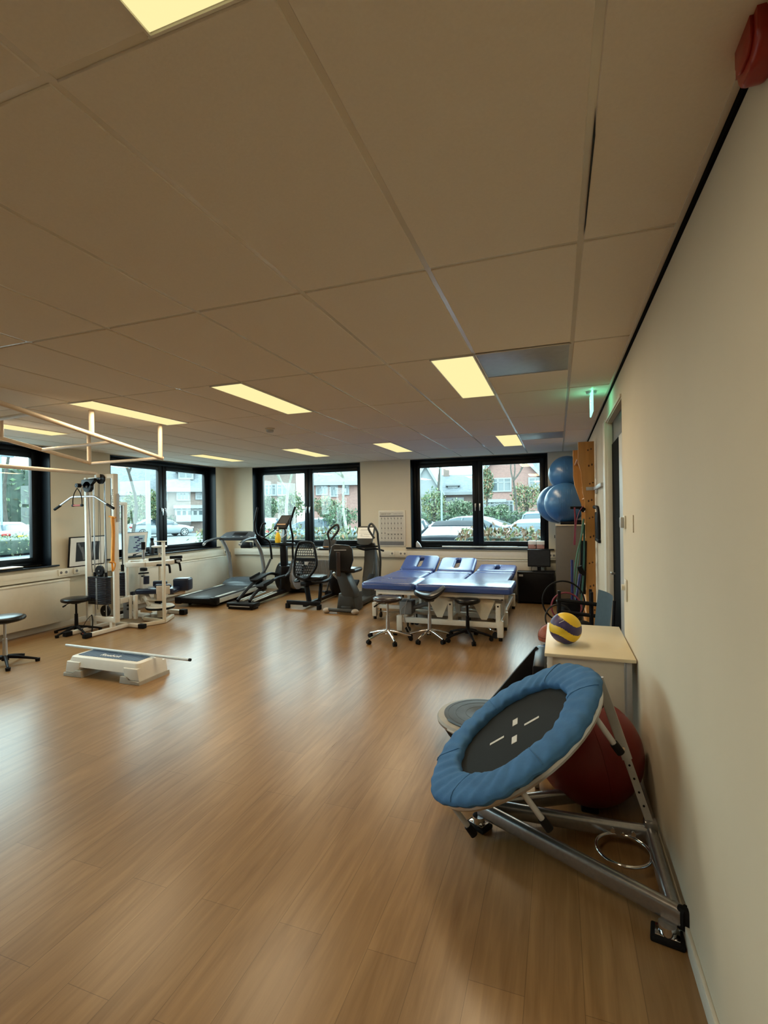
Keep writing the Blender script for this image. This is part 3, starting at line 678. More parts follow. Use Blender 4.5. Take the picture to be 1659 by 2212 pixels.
m = MB(); m.lathe([(0, 0), (.12, 0), (.14, .62), (.132, .62), (.112, .015), (0, .015)], 28); m.build('bin_body', 'black_plastic', bn)
m = MB(); m.torus((0, 0, .62), .138, .008, n=36); m.build('bin_rim', 'black_rubber', bn)
P('stick_blue', (.012, .015, .12), .4, var=.1)
for (a, b, lb) in (((-.31, 5.74, .03), (-.305, 5.70, 1.09), 'long upright dark blue stick in the bin'), ((-.36, 5.80, .03), (-.22, 5.85, .92), 'slanted dark blue stick leaning right in the bin')):
    m = MB(); m.cyl(a, b, .0155, n=14); one('exercise_stick', m, 'stick_blue', lb, 'stick', None, 'dark blue sticks in the bin')
for i, (c, r, ax, mt, lb) in enumerate((((-.40, 5.62, .65), .215, (.15, -1, .12), 'black_rubber', 'largest black hoop leaning against the bin'), ((-.37, 5.66, .58), .155, (.2, -1, .2), 'strap_red', 'dark red brown hoop inside the large black hoop'), ((-.45, 5.56, .48), .14, (.3, -1, .1), 'dark_grey', 'small dark grey hoop low beside the bin'))):
    m = MB(); m.torus((0, 0, 0), r, .009, axis=ax, n=48); one('hoop', m, mt, lb, 'hoop', c, 'hoops by the storage bin')
# folded black board and box left of the desk
A_, B_ = at(1183, 1422, 3.95), at(1128, 1489, 3.80); dl = (B_-A_).normalized(); C_ = A_+dl*(A_.z-.03)/(-dl.z)
m = MB(); F = frame_to(C_-A_, (0, 1, 0)); L_ = (C_-A_).length
side = Vector((.35, .9, -.1)).normalized()
m.box((A_+C_)/2+F.col[1]*.0, (.26, .035, L_), F, bev=.008); fb = one('folded_board', m, 'black_plastic', 'glossy black folded board leaning left of the table behind the trampoline', 'board')
m = MB(); m.box((A_+C_)/2+Vector((0, -.125, 0)), (.006, .038, L_), F, bev=.002); m.build('metal_edge', 'silver', fb)
bb = thing('black_case', 'black case with chrome strip standing left of the table', 'case', (-.585, 3.93, 0))
m = MB(); m.bx(-.045, .045, -.25, .30, .0, .52, bev=.015); m.build('case_body', 'black_plastic', bb)
m = MB(); m.bx(-.048, .04, -.253, -.249, .43, .442); m.build('chrome_strip', 'chrome', bb)
# monitor, cabinet
cb = thing('cabinet', 'low black cabinet with a monitor on top under the window end', 'cabinet', (-.83, 9.0, 0))
m = MB(); m.bx(-.30, -.28, -.12, .22, .0, .535, bev=.003); m.build('side_panel', 'dark_grey', cb)
m = MB(); m.bx(-.30, .31, -.13, .23, .535, .555, bev=.003); m.build('cabinet_top', 'dark_grey', cb)
m = MB(); m.bx(-.28, .31, -.11, .22, .03, .535, bev=.003); m.build('cabinet_body', 'black_plastic', cb)
m = MB(); m.bx(-.275, .31, -.125, -.112, .04, .53, bev=.003); dd = m.build('door', 'black_plastic', cb)
m = MB(); m.bx(-.27, -.20, -.127, -.125, .475, .51); m.build('door_sticker', 'light_grey', dd)
mo = thing('monitor', 'black flat computer monitor on the black cabinet', 'monitor', (-.765, 8.98, .555))
m = MB(); m.bx(-.19, .19, -.02, .02, .085, .385, bev=.006); m.build('bezel', 'black_plastic', mo)
m = MB(); m.bx(-.175, .175, -.0215, -.0195, .105, .37); m.build('screen', 'dark_grey', mo)
m = MB(); m.bx(-.03, .03, 0, .03, .015, .15, bev=.004); m.build('stand_neck', 'black_plastic', mo)
m = MB(); m.prism(rrect(.22, .16, .04), .015, TM((0, .01, .008)), bev=.004); m.build('stand_base', 'black_plastic', mo)
text_obj('logo_strip', 'Lenovo' if 0 else '------', .016, 'light_grey', mo, (0, -.0222, .094), (PI/2, 0, 0))
m = MB(); m.tube([(-.10, .05, .0), (-.13, .0, .02), (-.12, .05, .08), (-.04, .05, .16)], .004, 6, sm=5); m.build('cable', 'black_rubber', mo)
m = MB(); m.prism(rrect(.17, .10, .02), .018, TM((0, 0, .012)), bev=.005); m.tube([(.05, .02, .01), (.12, .0, .02), (.14, .05, .01)], .004, 6, sm=4)
one('desk_phone', m, 'black_plastic', 'flat black device lying beside the monitor', 'device', (-.59, 8.99, .553))
# ================= TREATMENT TABLES AND STOOLS =================
P('vinyl_blue', srgb(58, 84, 150), .27, var=.05, scale=30, bump=.03, spec=.6); P('cable_grey', (.3, .3, .3), .5)
def pad(m, w, h, T, r, hole=None, M=None, n=6):
    # upholstered slab in xy (w x h), top at z=0, with an optional slot hole (cx, cy, w, h)
    def ring(dw, z, rr): return [Vector((x, y, z)) for x, y in rrect(w-2*dw, h-2*dw, max(r-dw*.5, .01), n)]
    R = [ring(.035, 0, r), ring(.014, -.006, r), ring(.002, -.022, r), ring(0, -T*.5, r), ring(.004, -T*.85, r), ring(.02, -T, r)]
    if hole:
        cx, cy, a, b = hole
        def hr(g, z): return [Vector((cx+x, cy+y, z)) for x, y in rrect(a+2*g, b+2*g, min(a, b)/2*.98+g, n)]
        R = R+[hr(.01, -T), hr(0, -T*.7), hr(.0, -.025), hr(.015, -.008), hr(.03, -.001)]
    if M is not None: R = [[M @ p for p in q] for q in R]
    m.ring_loft(R, closed=bool(hole))
def make_table(head_up, label, loc, rz, zt=.68, sec=(-1.0, -.23, 1.03), hole=(-.62, .16, .23, .045), w=.68, group=None):
    t = thing('treatment_table', label, 'treatment table', loc, rz, group); T = .095
    xs_ = sec
    for i in range(len(xs_)-1):
        a, b = xs_[i]+.004, xs_[i+1]-.004; m = MB()
        if i == 0:
            M = Matrix.Translation((b, 0, zt)) @ Matrix.Rotation(head_up, 4, 'Y') @ Matrix.Translation((-(b-a)/2, 0, 0))
            hl = (hole[0]-(a+b)/2, hole[1], hole[2], hole[3])
            pad(m, b-a, w, T, .07, hl, M); m.build('headrest', 'vinyl_blue', t)
        else:
            pad(m, b-a, w, T, .05, None, TM(((a+b)/2, 0, zt))); m.build('cushion', 'vinyl_blue', t)
    m = MB(); zf = zt-T-.035
    for s in (-1, 1): m.bar((-.76, s*.25, zf), (.92, s*.25, zf), .05, .06, bev=.004)
    for x in (-.76, .92): m.bar((x, -.25, zf), (x, .25, zf), .06, .05, bev=.004)
    m.build('top_frame', 'white_metal', t)
    m = MB()
    for s in (-1, 1): m.bar((-.42, s*.27, .19), (.84, s*.27, .19), .055, .065, bev=.004)
    for x in (-.42, .2, .84): m.bar((x, -.27, .19), (x, .27, .19), .055, .055, bev=.004)
    m.build('base_frame', 'white_metal', t)
    for x in (-.45, .87):
        for s in (-1, 1):
            m = MB(); m.bx(x-.038, x+.038, s*.29-.032, s*.29+.032, .045, .25, bev=.005); lg = m.build('leg', 'white_metal', t)
            m = MB(); m.cyl((x, s*.29, 0), (x, s*.29, .05), .024, n=14); m.build('foot', 'black_rubber', lg)
    for x in (.23, .84):
        for s in (-1, 1): m = MB(); m.bx(x-.03, x+.03, s*.25-.02, s*.25+.02, .2, .46, bev=.004); m.cyl((x, s*.25-.024, .425), (x, s*.25+.024, .425), .012, n=10, mi=1); m.build('post', ['white_metal', 'black_plastic'], t)
    for x, sgn in ((.08, 1), (.66, 1)):
        for s in (-1, 1):
            m = MB(); m.prism([(x-.19, zf-.02), (x+.14, zf-.06), (x+.03, .235), (x-.04, .235)], .012, Matrix(((1, 0, 0, 0), (0, 0, -1, s*.20), (0, 1, 0, 0), (0, 0, 0, 1)))); m.build('lift_plate', 'cream_metal', t)
        m = MB(); m.bar((x-.15, 0, zf-.04), (x+.2, 0, .44), .03, .03, bev=.003); m.build('lift_strut', 'light_grey', t)
    m = MB(); m.bx(-.52, -.34, -.1, .1, .22, .40, bev=.015); m.cyl((-.34, 0, .30), (.0, 0, .42), .03, n=14); m.build('lift_motor', 'mid_grey', t)
    m = MB(); m.tube([(-.42, -.1, .36), (-.45, -.24, .30), (-.43, -.28, .14), (-.36, -.30, .03), (-.42, -.31, .008), (-.56, -.28, .008)], .006, 6, sm=6); m.tube([(-.35, -.1, .4), (-.36, -.26, .44), (-.38, -.3, .2), (-.30, -.30, .01)], .005, 6, sm=6); m.build('power_cable', 'cable_grey', t)
    for x in (-.36, .80):
        for s in (-1, 1):
            m = MB(); m.cyl((x, s*.22-.012, .05), (x, s*.22+.012, .05), .04, n=18); m.bar((x, s*.22, .05), (x, s*.22, .17), .02, .02); m.build('castor', 'dark_grey', t)
    m = MB(); m.tube([(.70, -.25, .16), (.80, -.26, .11), (.80, .26, .11), (.70, .25, .16)], .011, 8, sm=4); m.build('foot_lever', 'chrome', t)
    return t
make_table(0, 'blue treatment table standing crosswise in front, nearest to the rolling stools', (-2.01, 6.57, 0), 0)
hd = dict(zt=.60, sec=(-1.0, -.44, -.2, 1.0), hole=(-.76, 0, .34, .085), w=.64, group=None)
make_table(.42, 'blue treatment table with raised head, leftmost of the three behind', (-2.82, 7.93, 0), -PI/2, **hd)
make_table(.36, 'blue treatment table with raised head, middle of the three behind', (-2.14, 7.93, 0), -PI/2, **hd)
make_table(.10, 'blue treatment table with nearly flat head, beside the black cabinet', (-1.45, 7.93, 0), -PI/2, **dict(hd, zt=.62))
m = MB(); m.lathe([(0, 0), (.085, 0), (.11, .21), (.104, .21), (.08, .01), (0, .01)], 28); one('waste_bin', m, 'light_grey', 'light grey waste bin under the treatment tables', 'waste bin', (-2.33, 7.02, 0))
def stool(name, label, loc, seat, hub_mat, legs, hgt, rot0, casters=True, column='silver', sr=.19, rz=0, group=None, seat_mat='black_vinyl', r=.27, lever=True):
    t = thing(name, label, 'stool', loc, rz, group)
    m = MB()
    if seat == 'round':
        m.lathe([(0, hgt-.065), (sr*.75, hgt-.065), (sr*.95, hgt-.05), (sr, hgt-.03), (sr*.96, hgt-.012), (sr*.8, hgt-.002), (0, hgt+.004)], 40)
    else:
        def ring_(i):
            x = -.175+.36*i/16; q = x/.18; cz = hgt-.03+.06*abs(q)**2+(.045*q if q > 0 else 0); hw = .165-.055*q*q; ht = .05-.018*abs(q)
            return [Vector((x, hw*math.cos(2*PI*j/20), cz+ht*math.sin(2*PI*j/20)*(1 if math.sin(2*PI*j/20) > 0 else 1.15))) for j in range(20)]
        R_s = [ring_(i) for i in range(17)]
        c0 = sum(R_s[0], Vector())/20; c1 = sum(R_s[-1], Vector())/20
        R_s = [[c0+(p-c0)*.5+Vector((-.018, 0, 0)) for p in R_s[0]]]+R_s+[[c1+(p-c1)*.5+Vector((.018, 0, 0)) for p in R_s[-1]]]
        m.ring_loft(R_s)
    s_ = m.build('seat', seat_mat, t, sharp=60)
    m = MB(); m.cyl((0, 0, hgt-.085), (0, 0, hgt-.05), .06, .075, n=20); m.build('seat_plate', 'black_plastic', s_)
    if lever: m = MB(); m.tube([(-.03, -.02, hgt-.075), (-.10, -.05, hgt-.09), (-.14, -.07, hgt-.12)], .006, 6, sm=3); m.tube([(-.12, -.06, hgt-.105), (-.155, -.08, hgt-.13)], .011, 8); m.build('lever', 'black_plastic', t)
    hz = .105 if casters else .07
    m = MB(); m.cyl((0, 0, hz), (0, 0, hz+.02+.42*(hgt-hz)), .026, .022, n=18); m.cyl((0, 0, hz+.4*(hgt-hz)), (0, 0, hgt-.07), .014, n=14); m.build('column', column, t)
    m = MB(); m.cyl((0, 0, hz-.02), (0, 0, hz+.035), .036, .03, n=18); m.build('hub', hub_mat, t)
    for k in range(legs):
        a = rot0+2*PI*k/legs; c, s = math.cos(a), math.sin(a); m = MB()
        m.tube([(.02*c, .02*s, hz+.02), (.5*r*c, .5*r*s, hz-.004), (r*c, r*s, hz-.045 if casters else .03)], .017, 10, sm=5, rfun=lambda t_: .021-.009*t_); lg = m.build('leg', hub_mat, t)
        if casters:
            cx, cy = r*c, r*s; w = MB()
            for q in (-1, 1): w.cyl((cx-s*(q*.014-.009), cy+c*(q*.014-.009), .027), (cx-s*(q*.014+.009), cy+c*(q*.014+.009), .027), .027, n=18)
            w.cyl((cx, cy, .03), (cx, cy, .062), .009, n=10); w.build('castor', 'black_rubber', lg)
        else: w = MB(); w.cyl((r*c, r*s, 0), (r*c, r*s, .035), .022, .026, n=14); w.build('foot', 'black_rubber', lg)
    return t
P('vinyl_brown', (.035, .026, .028), .22, var=.1)
stool('rolling_stool', 'rolling stool with round dark seat and chrome base, leftmost of three by the tables', (-2.50, 5.90, 0), 'round', 'chrome', 5, .565, -.95, seat_mat='vinyl_brown', r=.29)
stool('saddle_stool', 'black saddle shaped rolling stool with chrome base, middle of three by the tables', (-2.00, 6.08, 0), 'saddle', 'chrome', 5, .58, -1.0, rz=.35, r=.26, lever=False)
bs_ = stool('rolling_stool', 'all black round rolling stool, rightmost of the three by the tables', (-1.54, 6.22, 0), 'round', 'black_paint', 5, .53, -1.15, column='black_paint', sr=.165, r=.29, lever=False)
m = MB(); m.torus((0, 0, .465), .105, .008, n=36); m.build('lever_ring', 'black_plastic', bs_)
stool('low_stool', 'black round stool with silver column at the left edge of the photo', (-6.26, 3.74, 0), 'round', 'black_paint', 5, .545, -.5, casters=False, sr=.20, r=.30)
stool('low_stool', 'black round stool behind the white cable machine', (-6.84, 5.06, 0), 'round', 'black_paint', 5, .50, -.3, casters=False, column='black_paint', sr=.19, r=.29)
# ================= CARDIO MACHINES =================
P('belt_black', (.018, .022, .028), .42, var=.1, scale=200); P('tread_silver', (.62, .68, .68), .3, metal=.3); P('console_grey', (.05, .058, .07), .36, var=.08, spec=.3)
P('flywheel_grey', (.28, .29, .32), .35); P('blue_grey_shell', (.06, .085, .11), .22, var=.06); P('towel_yellow', (.78, .50, .02), .8, var=.12, scale=12, bump=.3)
P('nu_grey', (.045, .045, .042), .42, var=.06, spec=.25); P('tan_cap', (.38, .31, .24), .45)
t = thing('treadmill', 'black and silver treadmill in the back left corner', 'treadmill', (-6.49, 7.05, 0), .11)
m = MB(); m.bx(-.30, .30, .06, 1.55, .135, .165, bev=.006); m.build('running_belt', 'belt_black', t)
for s in (-1, 1):
    m = MB(); m.bx(s*.355-.05, s*.355+.05, .05, 1.62, .09, .175, bev=.01); rl = m.build('side_rail', 'console_grey', t)
    for y0, y1 in ((.10, .72), (1.15, 1.5)): m = MB(); m.bx(s*.352-.036, s*.352+.036, y0, y1, .175, .181, bev=.002); m.build('step_strip', 'tread_silver', rl)
    m = MB(); m.bx(s*.40-.008, s*.40+.008, .08, 1.6, .07, .15, bev=.003); m.build('rail_trim', 'tread_silver', rl)
    m = MB(); m.bx(s*.35-.065, s*.35+.065, -.01, .12, .05, .18, bev=.02); m.build('end_cap', 'black_plastic', t)
    m = MB(); m.cyl((s*.28, .25, 0), (s*.28, .25, .08), .028, n=14); m.build('foot', 'black_rubber', t)
m = MB(); m.bx(-.36, .36, .0, .08, .07, .16, bev=.012); m.build('rear_roller_cover', 'black_plastic', t)
m = MB(); m.bx(-.33, .33, .1, 1.9, .04, .09, bev=.005); m.build('deck_frame', 'black_plastic', t)
def hood(u, v):
    x = (u-.5)*.74; a = v*PI; y = 1.45+.42*v; z = .16+.155*math.sin(min(a*.62+.25, PI))*(1-.25*abs(2*u-1)**3)
    return Vector((x, y, z if 0 < v < 1 else .06))
m = MB(); m.surf(hood, 18, 12); m.build('motor_hood', 'blue_grey_shell', t, sharp=50)
m = MB(); m.bx(-.40, .40, 1.75, 1.95, .01, .14, bev=.02); m.build('front_base', 'black_plastic', t)
for s in (-1, 1):
    m = MB(); m.tube([(s*.39, 1.84, .12), (s*.39, 1.84, .45), (s*.385, 1.72, .85), (s*.375, 1.50, 1.10)], .042, 12, sm=6, flat=.6, up=(0, 1, 0)); m.build('upright', 'grey_silver_paint', t)
    m = MB(); m.tube([(s*.37, 1.52, 1.135), (s*.385, 1.25, 1.14), (s*.39, .98, 1.10), (s*.39, .88, 1.06)], .024, 12, sm=5); hr = m.build('handrail', 'console_grey', t)
    m = MB(); m.tube([(s*.39, .90, 1.065), (s*.39, .86, 1.045)], .026, 12); m.build('end_cap', 'light_grey', hr)
cm = TM((0, 1.52, 1.165), (.5, 0, 0))
m = MB(); m.prism([(-.40, -.10), (.40, -.10), (.34, .12), (.2, .17), (-.2, .17), (-.34, .12)], .075, cm, bev=.015); cs = m.build('console', 'console_grey', t)
m = MB(); m.box(cm @ Vector((.02, .045, .04)), (.30, .13, .008), Euler((.5, 0, 0)).to_matrix(), bev=.003); m.build('display', 'black_plastic', cs)
m = MB()
for k in range(4):
    for q in range(2): m.box(cm @ Vector((-.26+.18*k, -.06+.0*q, .040)), (.05, .02, .006), Euler((.5, 0, 0)).to_matrix(), bev=.002)
m.build('button', 'light_grey', cs)
m = MB(); m.bar((.12, 1.42, 1.0), (.34, 1.42, 1.0), .14, .12, bev=.02); m.build('bottle_holder', 'black_plastic', t)
# elliptical trainer
t = thing('elliptical_trainer', 'black elliptical trainer with tall curved arms beside the treadmill', 'elliptical trainer', (-5.59, 7.08, 0), .02)
m = MB(); m.bx(-.27, .27, 0.0, .22, .03, .11, bev=.02); m.bx(-.24, .24, .02, .2, .0, .03); m.build('rear_base', 'black_plastic', t)
m = MB(); m.bx(-.20, .20, -.012, .0, .05, .062, bev=.002); m.build('base_strip', 'light_grey', t)
m = MB(); m.bar((-.0, .2, .07), (-.0, 1.75, .10), .16, .07, bev=.01); m.build('base_beam', 'black_plastic', t)
for x in (.08, .155): m = MB(); m.bar((x, .2, .115), (x, .95, .155), .03, .016, bev=.003); m.build('guide_track', 'tread_silver', t)
for x in (-.08, -.155): m = MB(); m.bar((x, .2, .115), (x, .95, .155), .03, .016, bev=.003); m.build('guide_track', 'tread_silver', t)
for s, y0, z0 in ((-1, .55, .34), (1, .35, .26)):
    m = MB(); m.tube([(s*.12, .12, .13), (s*.12, y0, z0), (s*.12, y0+.55, z0+.13), (s*.14, 1.45, .42)], .028, 10, sm=5); m.build('pedal_arm', 'black_paint', t)
    m = MB(); m.prism(rrect(.17, .40, .06), .035, TM((s*.13, y0+.25, z0+.10), (.18, 0, 0)), bev=.012); m.bar((s*.21, y0+.08, z0+.10), (s*.21, y0+.42, z0+.16), .015, .05, bev=.005); m.build('foot_pedal', 'black_rubber', t)
    m = MB(); m.tube([(s*.28, 1.05, .44), (s*.27, 1.25, .52), (s*.25, 1.42, .72)], .022, 10, sm=4); m.build('link_rod', 'dark_grey', t)
    ha = [(s*.24, 1.45, .72), (s*.25, 1.42, 1.0), (s*.28, 1.38, 1.10), (s*(.36 if s > 0 else .42), 1.22, 1.22), (s*(.33 if s > 0 else .46), 1.20, 1.42), (s*(.36 if s > 0 else .44), 1.20, 1.55), (s*(.43 if s > 0 else .40), 1.22, 1.76)]
    m = MB(); m.tube(ha, .021, 10, sm=6); m.build('arm_lever', 'black_paint', t)
m = MB(); m.bar((0, 1.52, .08), (.02, 1.50, .60), .20, .22, bev=.03); m.bar((.02, 1.50, .55), (.03, 1.46, 1.02), .13, .14, bev=.02); m.build('mast', 'black_plastic', t)
m = MB(); m.bar((.03, 1.46, 1.0), (.05, 1.50, 1.42), .10, .07, bev=.015); m.build('mast_neck', 'blue_grey_shell', t)
m = MB(); m.bx(-.12, .30, 1.36, 1.46, .99, 1.06, bev=.02); m.build('shelf_bracket', 'black_plastic', t)
cm = TM((.03, 1.44, 1.44), (1.05, .0, .0)) 
m = MB(); m.prism([(-.17, -.13), (.11, -.13), (.19, .17), (-.06, .17)], .05, cm, bev=.012); cs = m.build('console', 'black_plastic', t)
m = MB(); m.prism([(-.09, -.02), (.11, -.02), (.155, .15), (-.045, .15)], .006, cm @ TM((0, 0, .027))); m.build('screen', 'dark_grey', cs)
P('copper_trim', (.42, .22, .09), .4)
m = MB(); m.prism([(-.11, -.055), (.08, -.055), (.09, -.03), (-.10, -.03)], .008, cm @ TM((0, 0, .028))); m.build('trim_strip', 'copper_trim', cs)
m = MB(); m.tube([(-.10, 1.40, 1.33), (-.22, 1.25, 1.20), (-.30, 1.2, 1.15), (-.33, 1.18, 1.24), (-.28, 1.18, 1.38)], .011, 8, sm=6); m.tube([(-.30, 1.18, 1.34), (-.26, 1.18, 1.43), (-.20, 1.18, 1.44)], .02, 8, sm=3); m.build('fixed_handle', 'black_paint', t)
m = MB(); m.tube([(.10, 1.42, 1.34), (.20, 1.30, 1.25), (.12, 1.25, 1.16), (.05, 1.35, 1.22)], .009, 8, sm=6); m.build('fixed_handle', 'light_grey', t)
m = MB(); m.cyl((.10, 1.75, .36), (.20, 1.75, .36), .27, n=40); m.build('flywheel', 'flywheel_grey', t)
m = MB(); m.cyl((-.16, 1.72, .36), (.10, 1.72, .36), .30, n=36); m.cyl((.2, 1.75, .36), (.215, 1.75, .36), .06, n=24); m.build('drive_cover', 'black_plastic', t)
m = MB(); m.bx(-.22, .30, 1.85, 1.98, 0, .08, bev=.02); m.build('front_base', 'black_plastic', t)
# yellow towel bag / spray bottle hanging on it
tb = wthing('yellow_bottle', 'yellow squeezable bottle with pale neck hanging on the elliptical trainer', 'bottle', (-5.62, 8.4, 1.1))
m = MB(); m.lathe([(0, 1.055), (.052, 1.06), (.06, 1.10), (.055, 1.16), (.04, 1.22), (.02, 1.26), (0, 1.262)], 24, TM((-5.63, 8.40, 0))); m.build('bottle_body', 'towel_yellow', tb)
m = MB(); m.lathe([(0, 1.255), (.017, 1.26), (.018, 1.33), (.014, 1.37), (0, 1.372)], 16, TM((-5.63, 8.40, 0))); m.build('bottle_neck', 'cream_metal', tb)
m = MB(); m.torus((-5.63, 8.40, 1.30), .022, .007, n=20); m.build('neck_band', 'black_rubber', tb)
# recumbent bike
t = thing('recumbent_bike', 'black recumbent bike with perforated mesh backrest', 'exercise bike', (-4.565, 7.45, 0), .0)
m = MB(); m.bar((-.315, 0, .10), (.315, 0, .10), .055, .07, bev=.008); m.build('rear_bar', 'black_paint', t)
for s in (-1, 1): m = MB(); m.bx(s*.30-.03, s*.30+.03, -.04, .04, 0, .085, bev=.006); m.build('foot', 'black_rubber', t)
m = MB(); m.bar((.10, .03, .10), (.0, .10, .45), .075, .06, bev=.01); m.build('seat_post', 'black_paint', t)
m = MB(); m.bar((.13, .35, .05), (.13, .42, .38), .05, .06, bev=.008); m.bar((.02, .0, .06), (.0, 1.35, .06), .07, .06, bev=.01); m.bar((.0, .0, .42), (.10, .7, .40), .12, .07, bev=.01); m.build('main_frame', 'black_paint', t)
out = [(-.16, -.25), (-.19, -.12), (-.18, .12), (-.14, .28), (-.09, .33), (.09, .33), (.16, .28), (.215, .10), (.235, -.05), (.17, -.18), (.06, -.29), (-.04, -.29)]
BM = TM((0, .06, .80), (PI/2-.14, 0, 0))
m = MB(); m.tube([BM @ Vector((x, z, 0)) for x, z in out], .022, 10, closed=True, sm=4); br_ = m.build('backrest_frame', 'black_plastic', t)
m = MB()
for k in range(13):
    z = -.25+k*.044; lo_x = -.17 if z < .12 else -.15; hi_x = .20 if abs(z) < .15 else .13
    for q in range(9):
        x = lo_x+(q+.5*(k % 2))*.042
        if x > hi_x or (k in (6, 7)) : continue
        m.bar(BM @ Vector((x, z, 0)), BM @ Vector((x+.008, z+.044, 0)), .014, .008)
    m.bar(BM @ Vector((lo_x-.01, z, 0)), BM @ Vector((hi_x+.01, z, 0)), .008, .013)
m.bar(BM @ Vector((-.19, .03, 0)), BM @ Vector((.22, .03, 0)), .012, .045); m.bar(BM @ Vector((.02, -.1, -.02)), BM @ Vector((-.06, .04, -.02)), .05, .012)
m.build('backrest_mesh', 'black_plastic', t)
m = MB(); m.box(BM @ Vector((.045, -.03, .012)), (.07, .008, .05), (-.14, 0, 0), bev=.003); m.build('label_plate', 'light_grey', t)
m = MB(); m.prism(rrect(.44, .42, .12), .07, TM((.06, .28, .50)), bev=.025); m.build('seat', 'black_vinyl', t)
for s in (-1, 1):
    m = MB(); m.tube([(s*.12+.02, .05, .46), (s*.26+.03, .12, .45), (s*.30+.04, .40, .50), (s*.30+.05, .46, .68)], .02, 8, sm=5); hn = m.build('seat_handle', 'black_plastic', t)
    m = MB(); m.tube([(s*.30+.05, .46, .66), (s*.29+.05, .52, .70), (s*.28+.05, .60, .71)], .026, 8, sm=3); m.build('grip', 'light_grey', hn)
m = MB(); m.sph((.05, 1.30, .32), .30, (.45, 1, 1), 28, 18); m.build('drive_housing', 'black_plastic', t)
m = MB(); m.bar((.0, 1.3, .5), (.0, 1.12, .98), .09, .07, bev=.02); m.build('console_mast', 'black_plastic', t)
m = MB(); m.box((.0, 1.06, 1.04), (.26, .06, .17), (-.4, 0, 0), bev=.02); cs = m.build('console', 'dark_grey', t)
m = MB(); m.box((-.02, .99, .95), (.36, .16, .04), (.1, 0, 0), bev=.015); m.build('console_tray', 'black_plastic', cs)
m = MB(); m.box((-.17, .93, .96), (.05, .07, .035), (.1, 0, 0), bev=.012); m.build('tray_trim', 'light_grey', cs)
m = MB(); m.box((.0, 1.0, .985), (.22, .02, .02), (.1, 0, 0), bev=.004); m.build('trim_strip', 'copper_trim', cs)
m = MB(); m.bar((-.25, 1.42, .05), (.25, 1.42, .05), .06, .06, bev=.01); m.bx(-.28, -.22, 1.38, 1.46, 0, .06); m.bx(.22, .28, 1.38, 1.46, 0, .06); m.build('front_bar', 'black_paint', t)
for s in (-1, 1):
    m = MB(); m.bar((.05+s*.16, 1.25, .32), (.05+s*.16, 1.13, .22+.1*s), .02, .03); m.box((.05+s*.22, 1.12, .21+.1*s), (.10, .09, .03), bev=.008); m.build('pedal', 'dark_grey', t)
# recumbent cross trainer
t = thing('recumbent_stepper', 'dark grey recumbent stepper with two looped arm levers and a paper on its console', 'stepper machine', (-3.77, 7.22, 0), .0)
m = MB(); m.tube([(-.24, .02, .055), (.24, .02, .055)], .036, 14, flat=.8); m.build('rear_bar', 'nu_grey', t)
for s in (-1, 1): m = MB(); m.sph((s*.25, .02, .045), .055, (1.2, 1.1, .8), 16, 10); m.build('end_cap', 'tan_cap', t)
m = MB(); m.prism([(-.16, 0.02), (.17, .02), (.15, .30), (-.12, .30)], .42, TM((0.02, .34, 0), (PI/2, 0, 0)), bev=.05, seg=3); m.build('base_shell', 'nu_grey', t)
m = MB(); m.bar((.05, .10, .07), (.03, 1.75, .07), .18, .08, bev=.02); m.build('rail', 'nu_grey', t)
m = MB(); m.prism([(-.14, .66), (-.10, .69), (.02, .69), (.05, .66), (.22, .32), (.20, .24), (.02, .24), (-.02, .28)], .24, TM((-.02, .25, 0), (PI/2, 0, 0)), bev=.03); m.build('seat_pedestal', 'nu_grey', t)
m = MB(); m.box((.03, .28, .685), (.38, .36, .07), bev=.03, seg=3); m.build('seat', 'black_vinyl', t)
SM = TM((-.02, .10, .90), (PI/2-.12, .10, .25))
m = MB(); m.prism([(-.17, -.22), (-.20, .0), (-.17, .17), (-.12, .21), (.12, .21), (.18, .16), (.21, -.02), (.17, -.22)], .06, SM, bev=.025, seg=3); bk_ = m.build('backrest', 'black_vinyl', t)
m = MB(); m.box(SM @ Vector((-.02, .12, .035)), (.20, .006, .012), (-.12, 0, .25)); m.build('backrest_label', 'light_grey', bk_)
m = MB(); m.bar((-.04, .05, .60), (-.03, .02, 1.0), .07, .03, bev=.01); m.build('back_support', 'vinyl_brown', t)
m = MB(); m.tube([(-.12, .2, .64), (-.22, .22, .62), (-.20, .38, .50), (-.05, .45, .33)], .015, 8, sm=5); m.build('seat_lever', 'tread_silver', t)
m = MB(); m.prism([(1.10, .02), (1.72, .02), (1.74, .30), (1.62, .70), (1.42, 1.06), (1.32, 1.06), (1.36, .72), (1.22, .42)], .20, Matrix(((0, 0, 1, -.0), (1, 0, 0, 0), (0, 1, 0, 0), (0, 0, 0, 1))), bev=.04, seg=3); m.build('tower', 'nu_grey', t)
m = MB(); m.prism([(1.36, .4), (1.6, .34), (1.5, .78), (1.38, .98)], .215, Matrix(((0, 0, 1, 0), (1, 0, 0, 0), (0, 1, 0, 0), (0, 0, 0, 1))), bev=.02); m.build('tower_panel', 'blue_grey_shell', t)
CM = TM((-.06, 1.30, 1.18), (PI/2-.35, 0, 0))
m = MB(); m.prism([(-.15, -.13), (-.08, -.17), (.08, -.17), (.15, -.12), (.18, .17), (.12, .20), (-.12, .20), (-.18, .17)], .05, CM, bev=.015); cs = m.build('console', 'nu_grey', t)
m = MB(); m.prism([(-.15, -.045), (.15, -.045), (.155, .165), (-.155, .165)], .003, CM @ TM((0, 0, .03))); pp = m.build('paper_sheet', 'paper', cs)
m = MB()
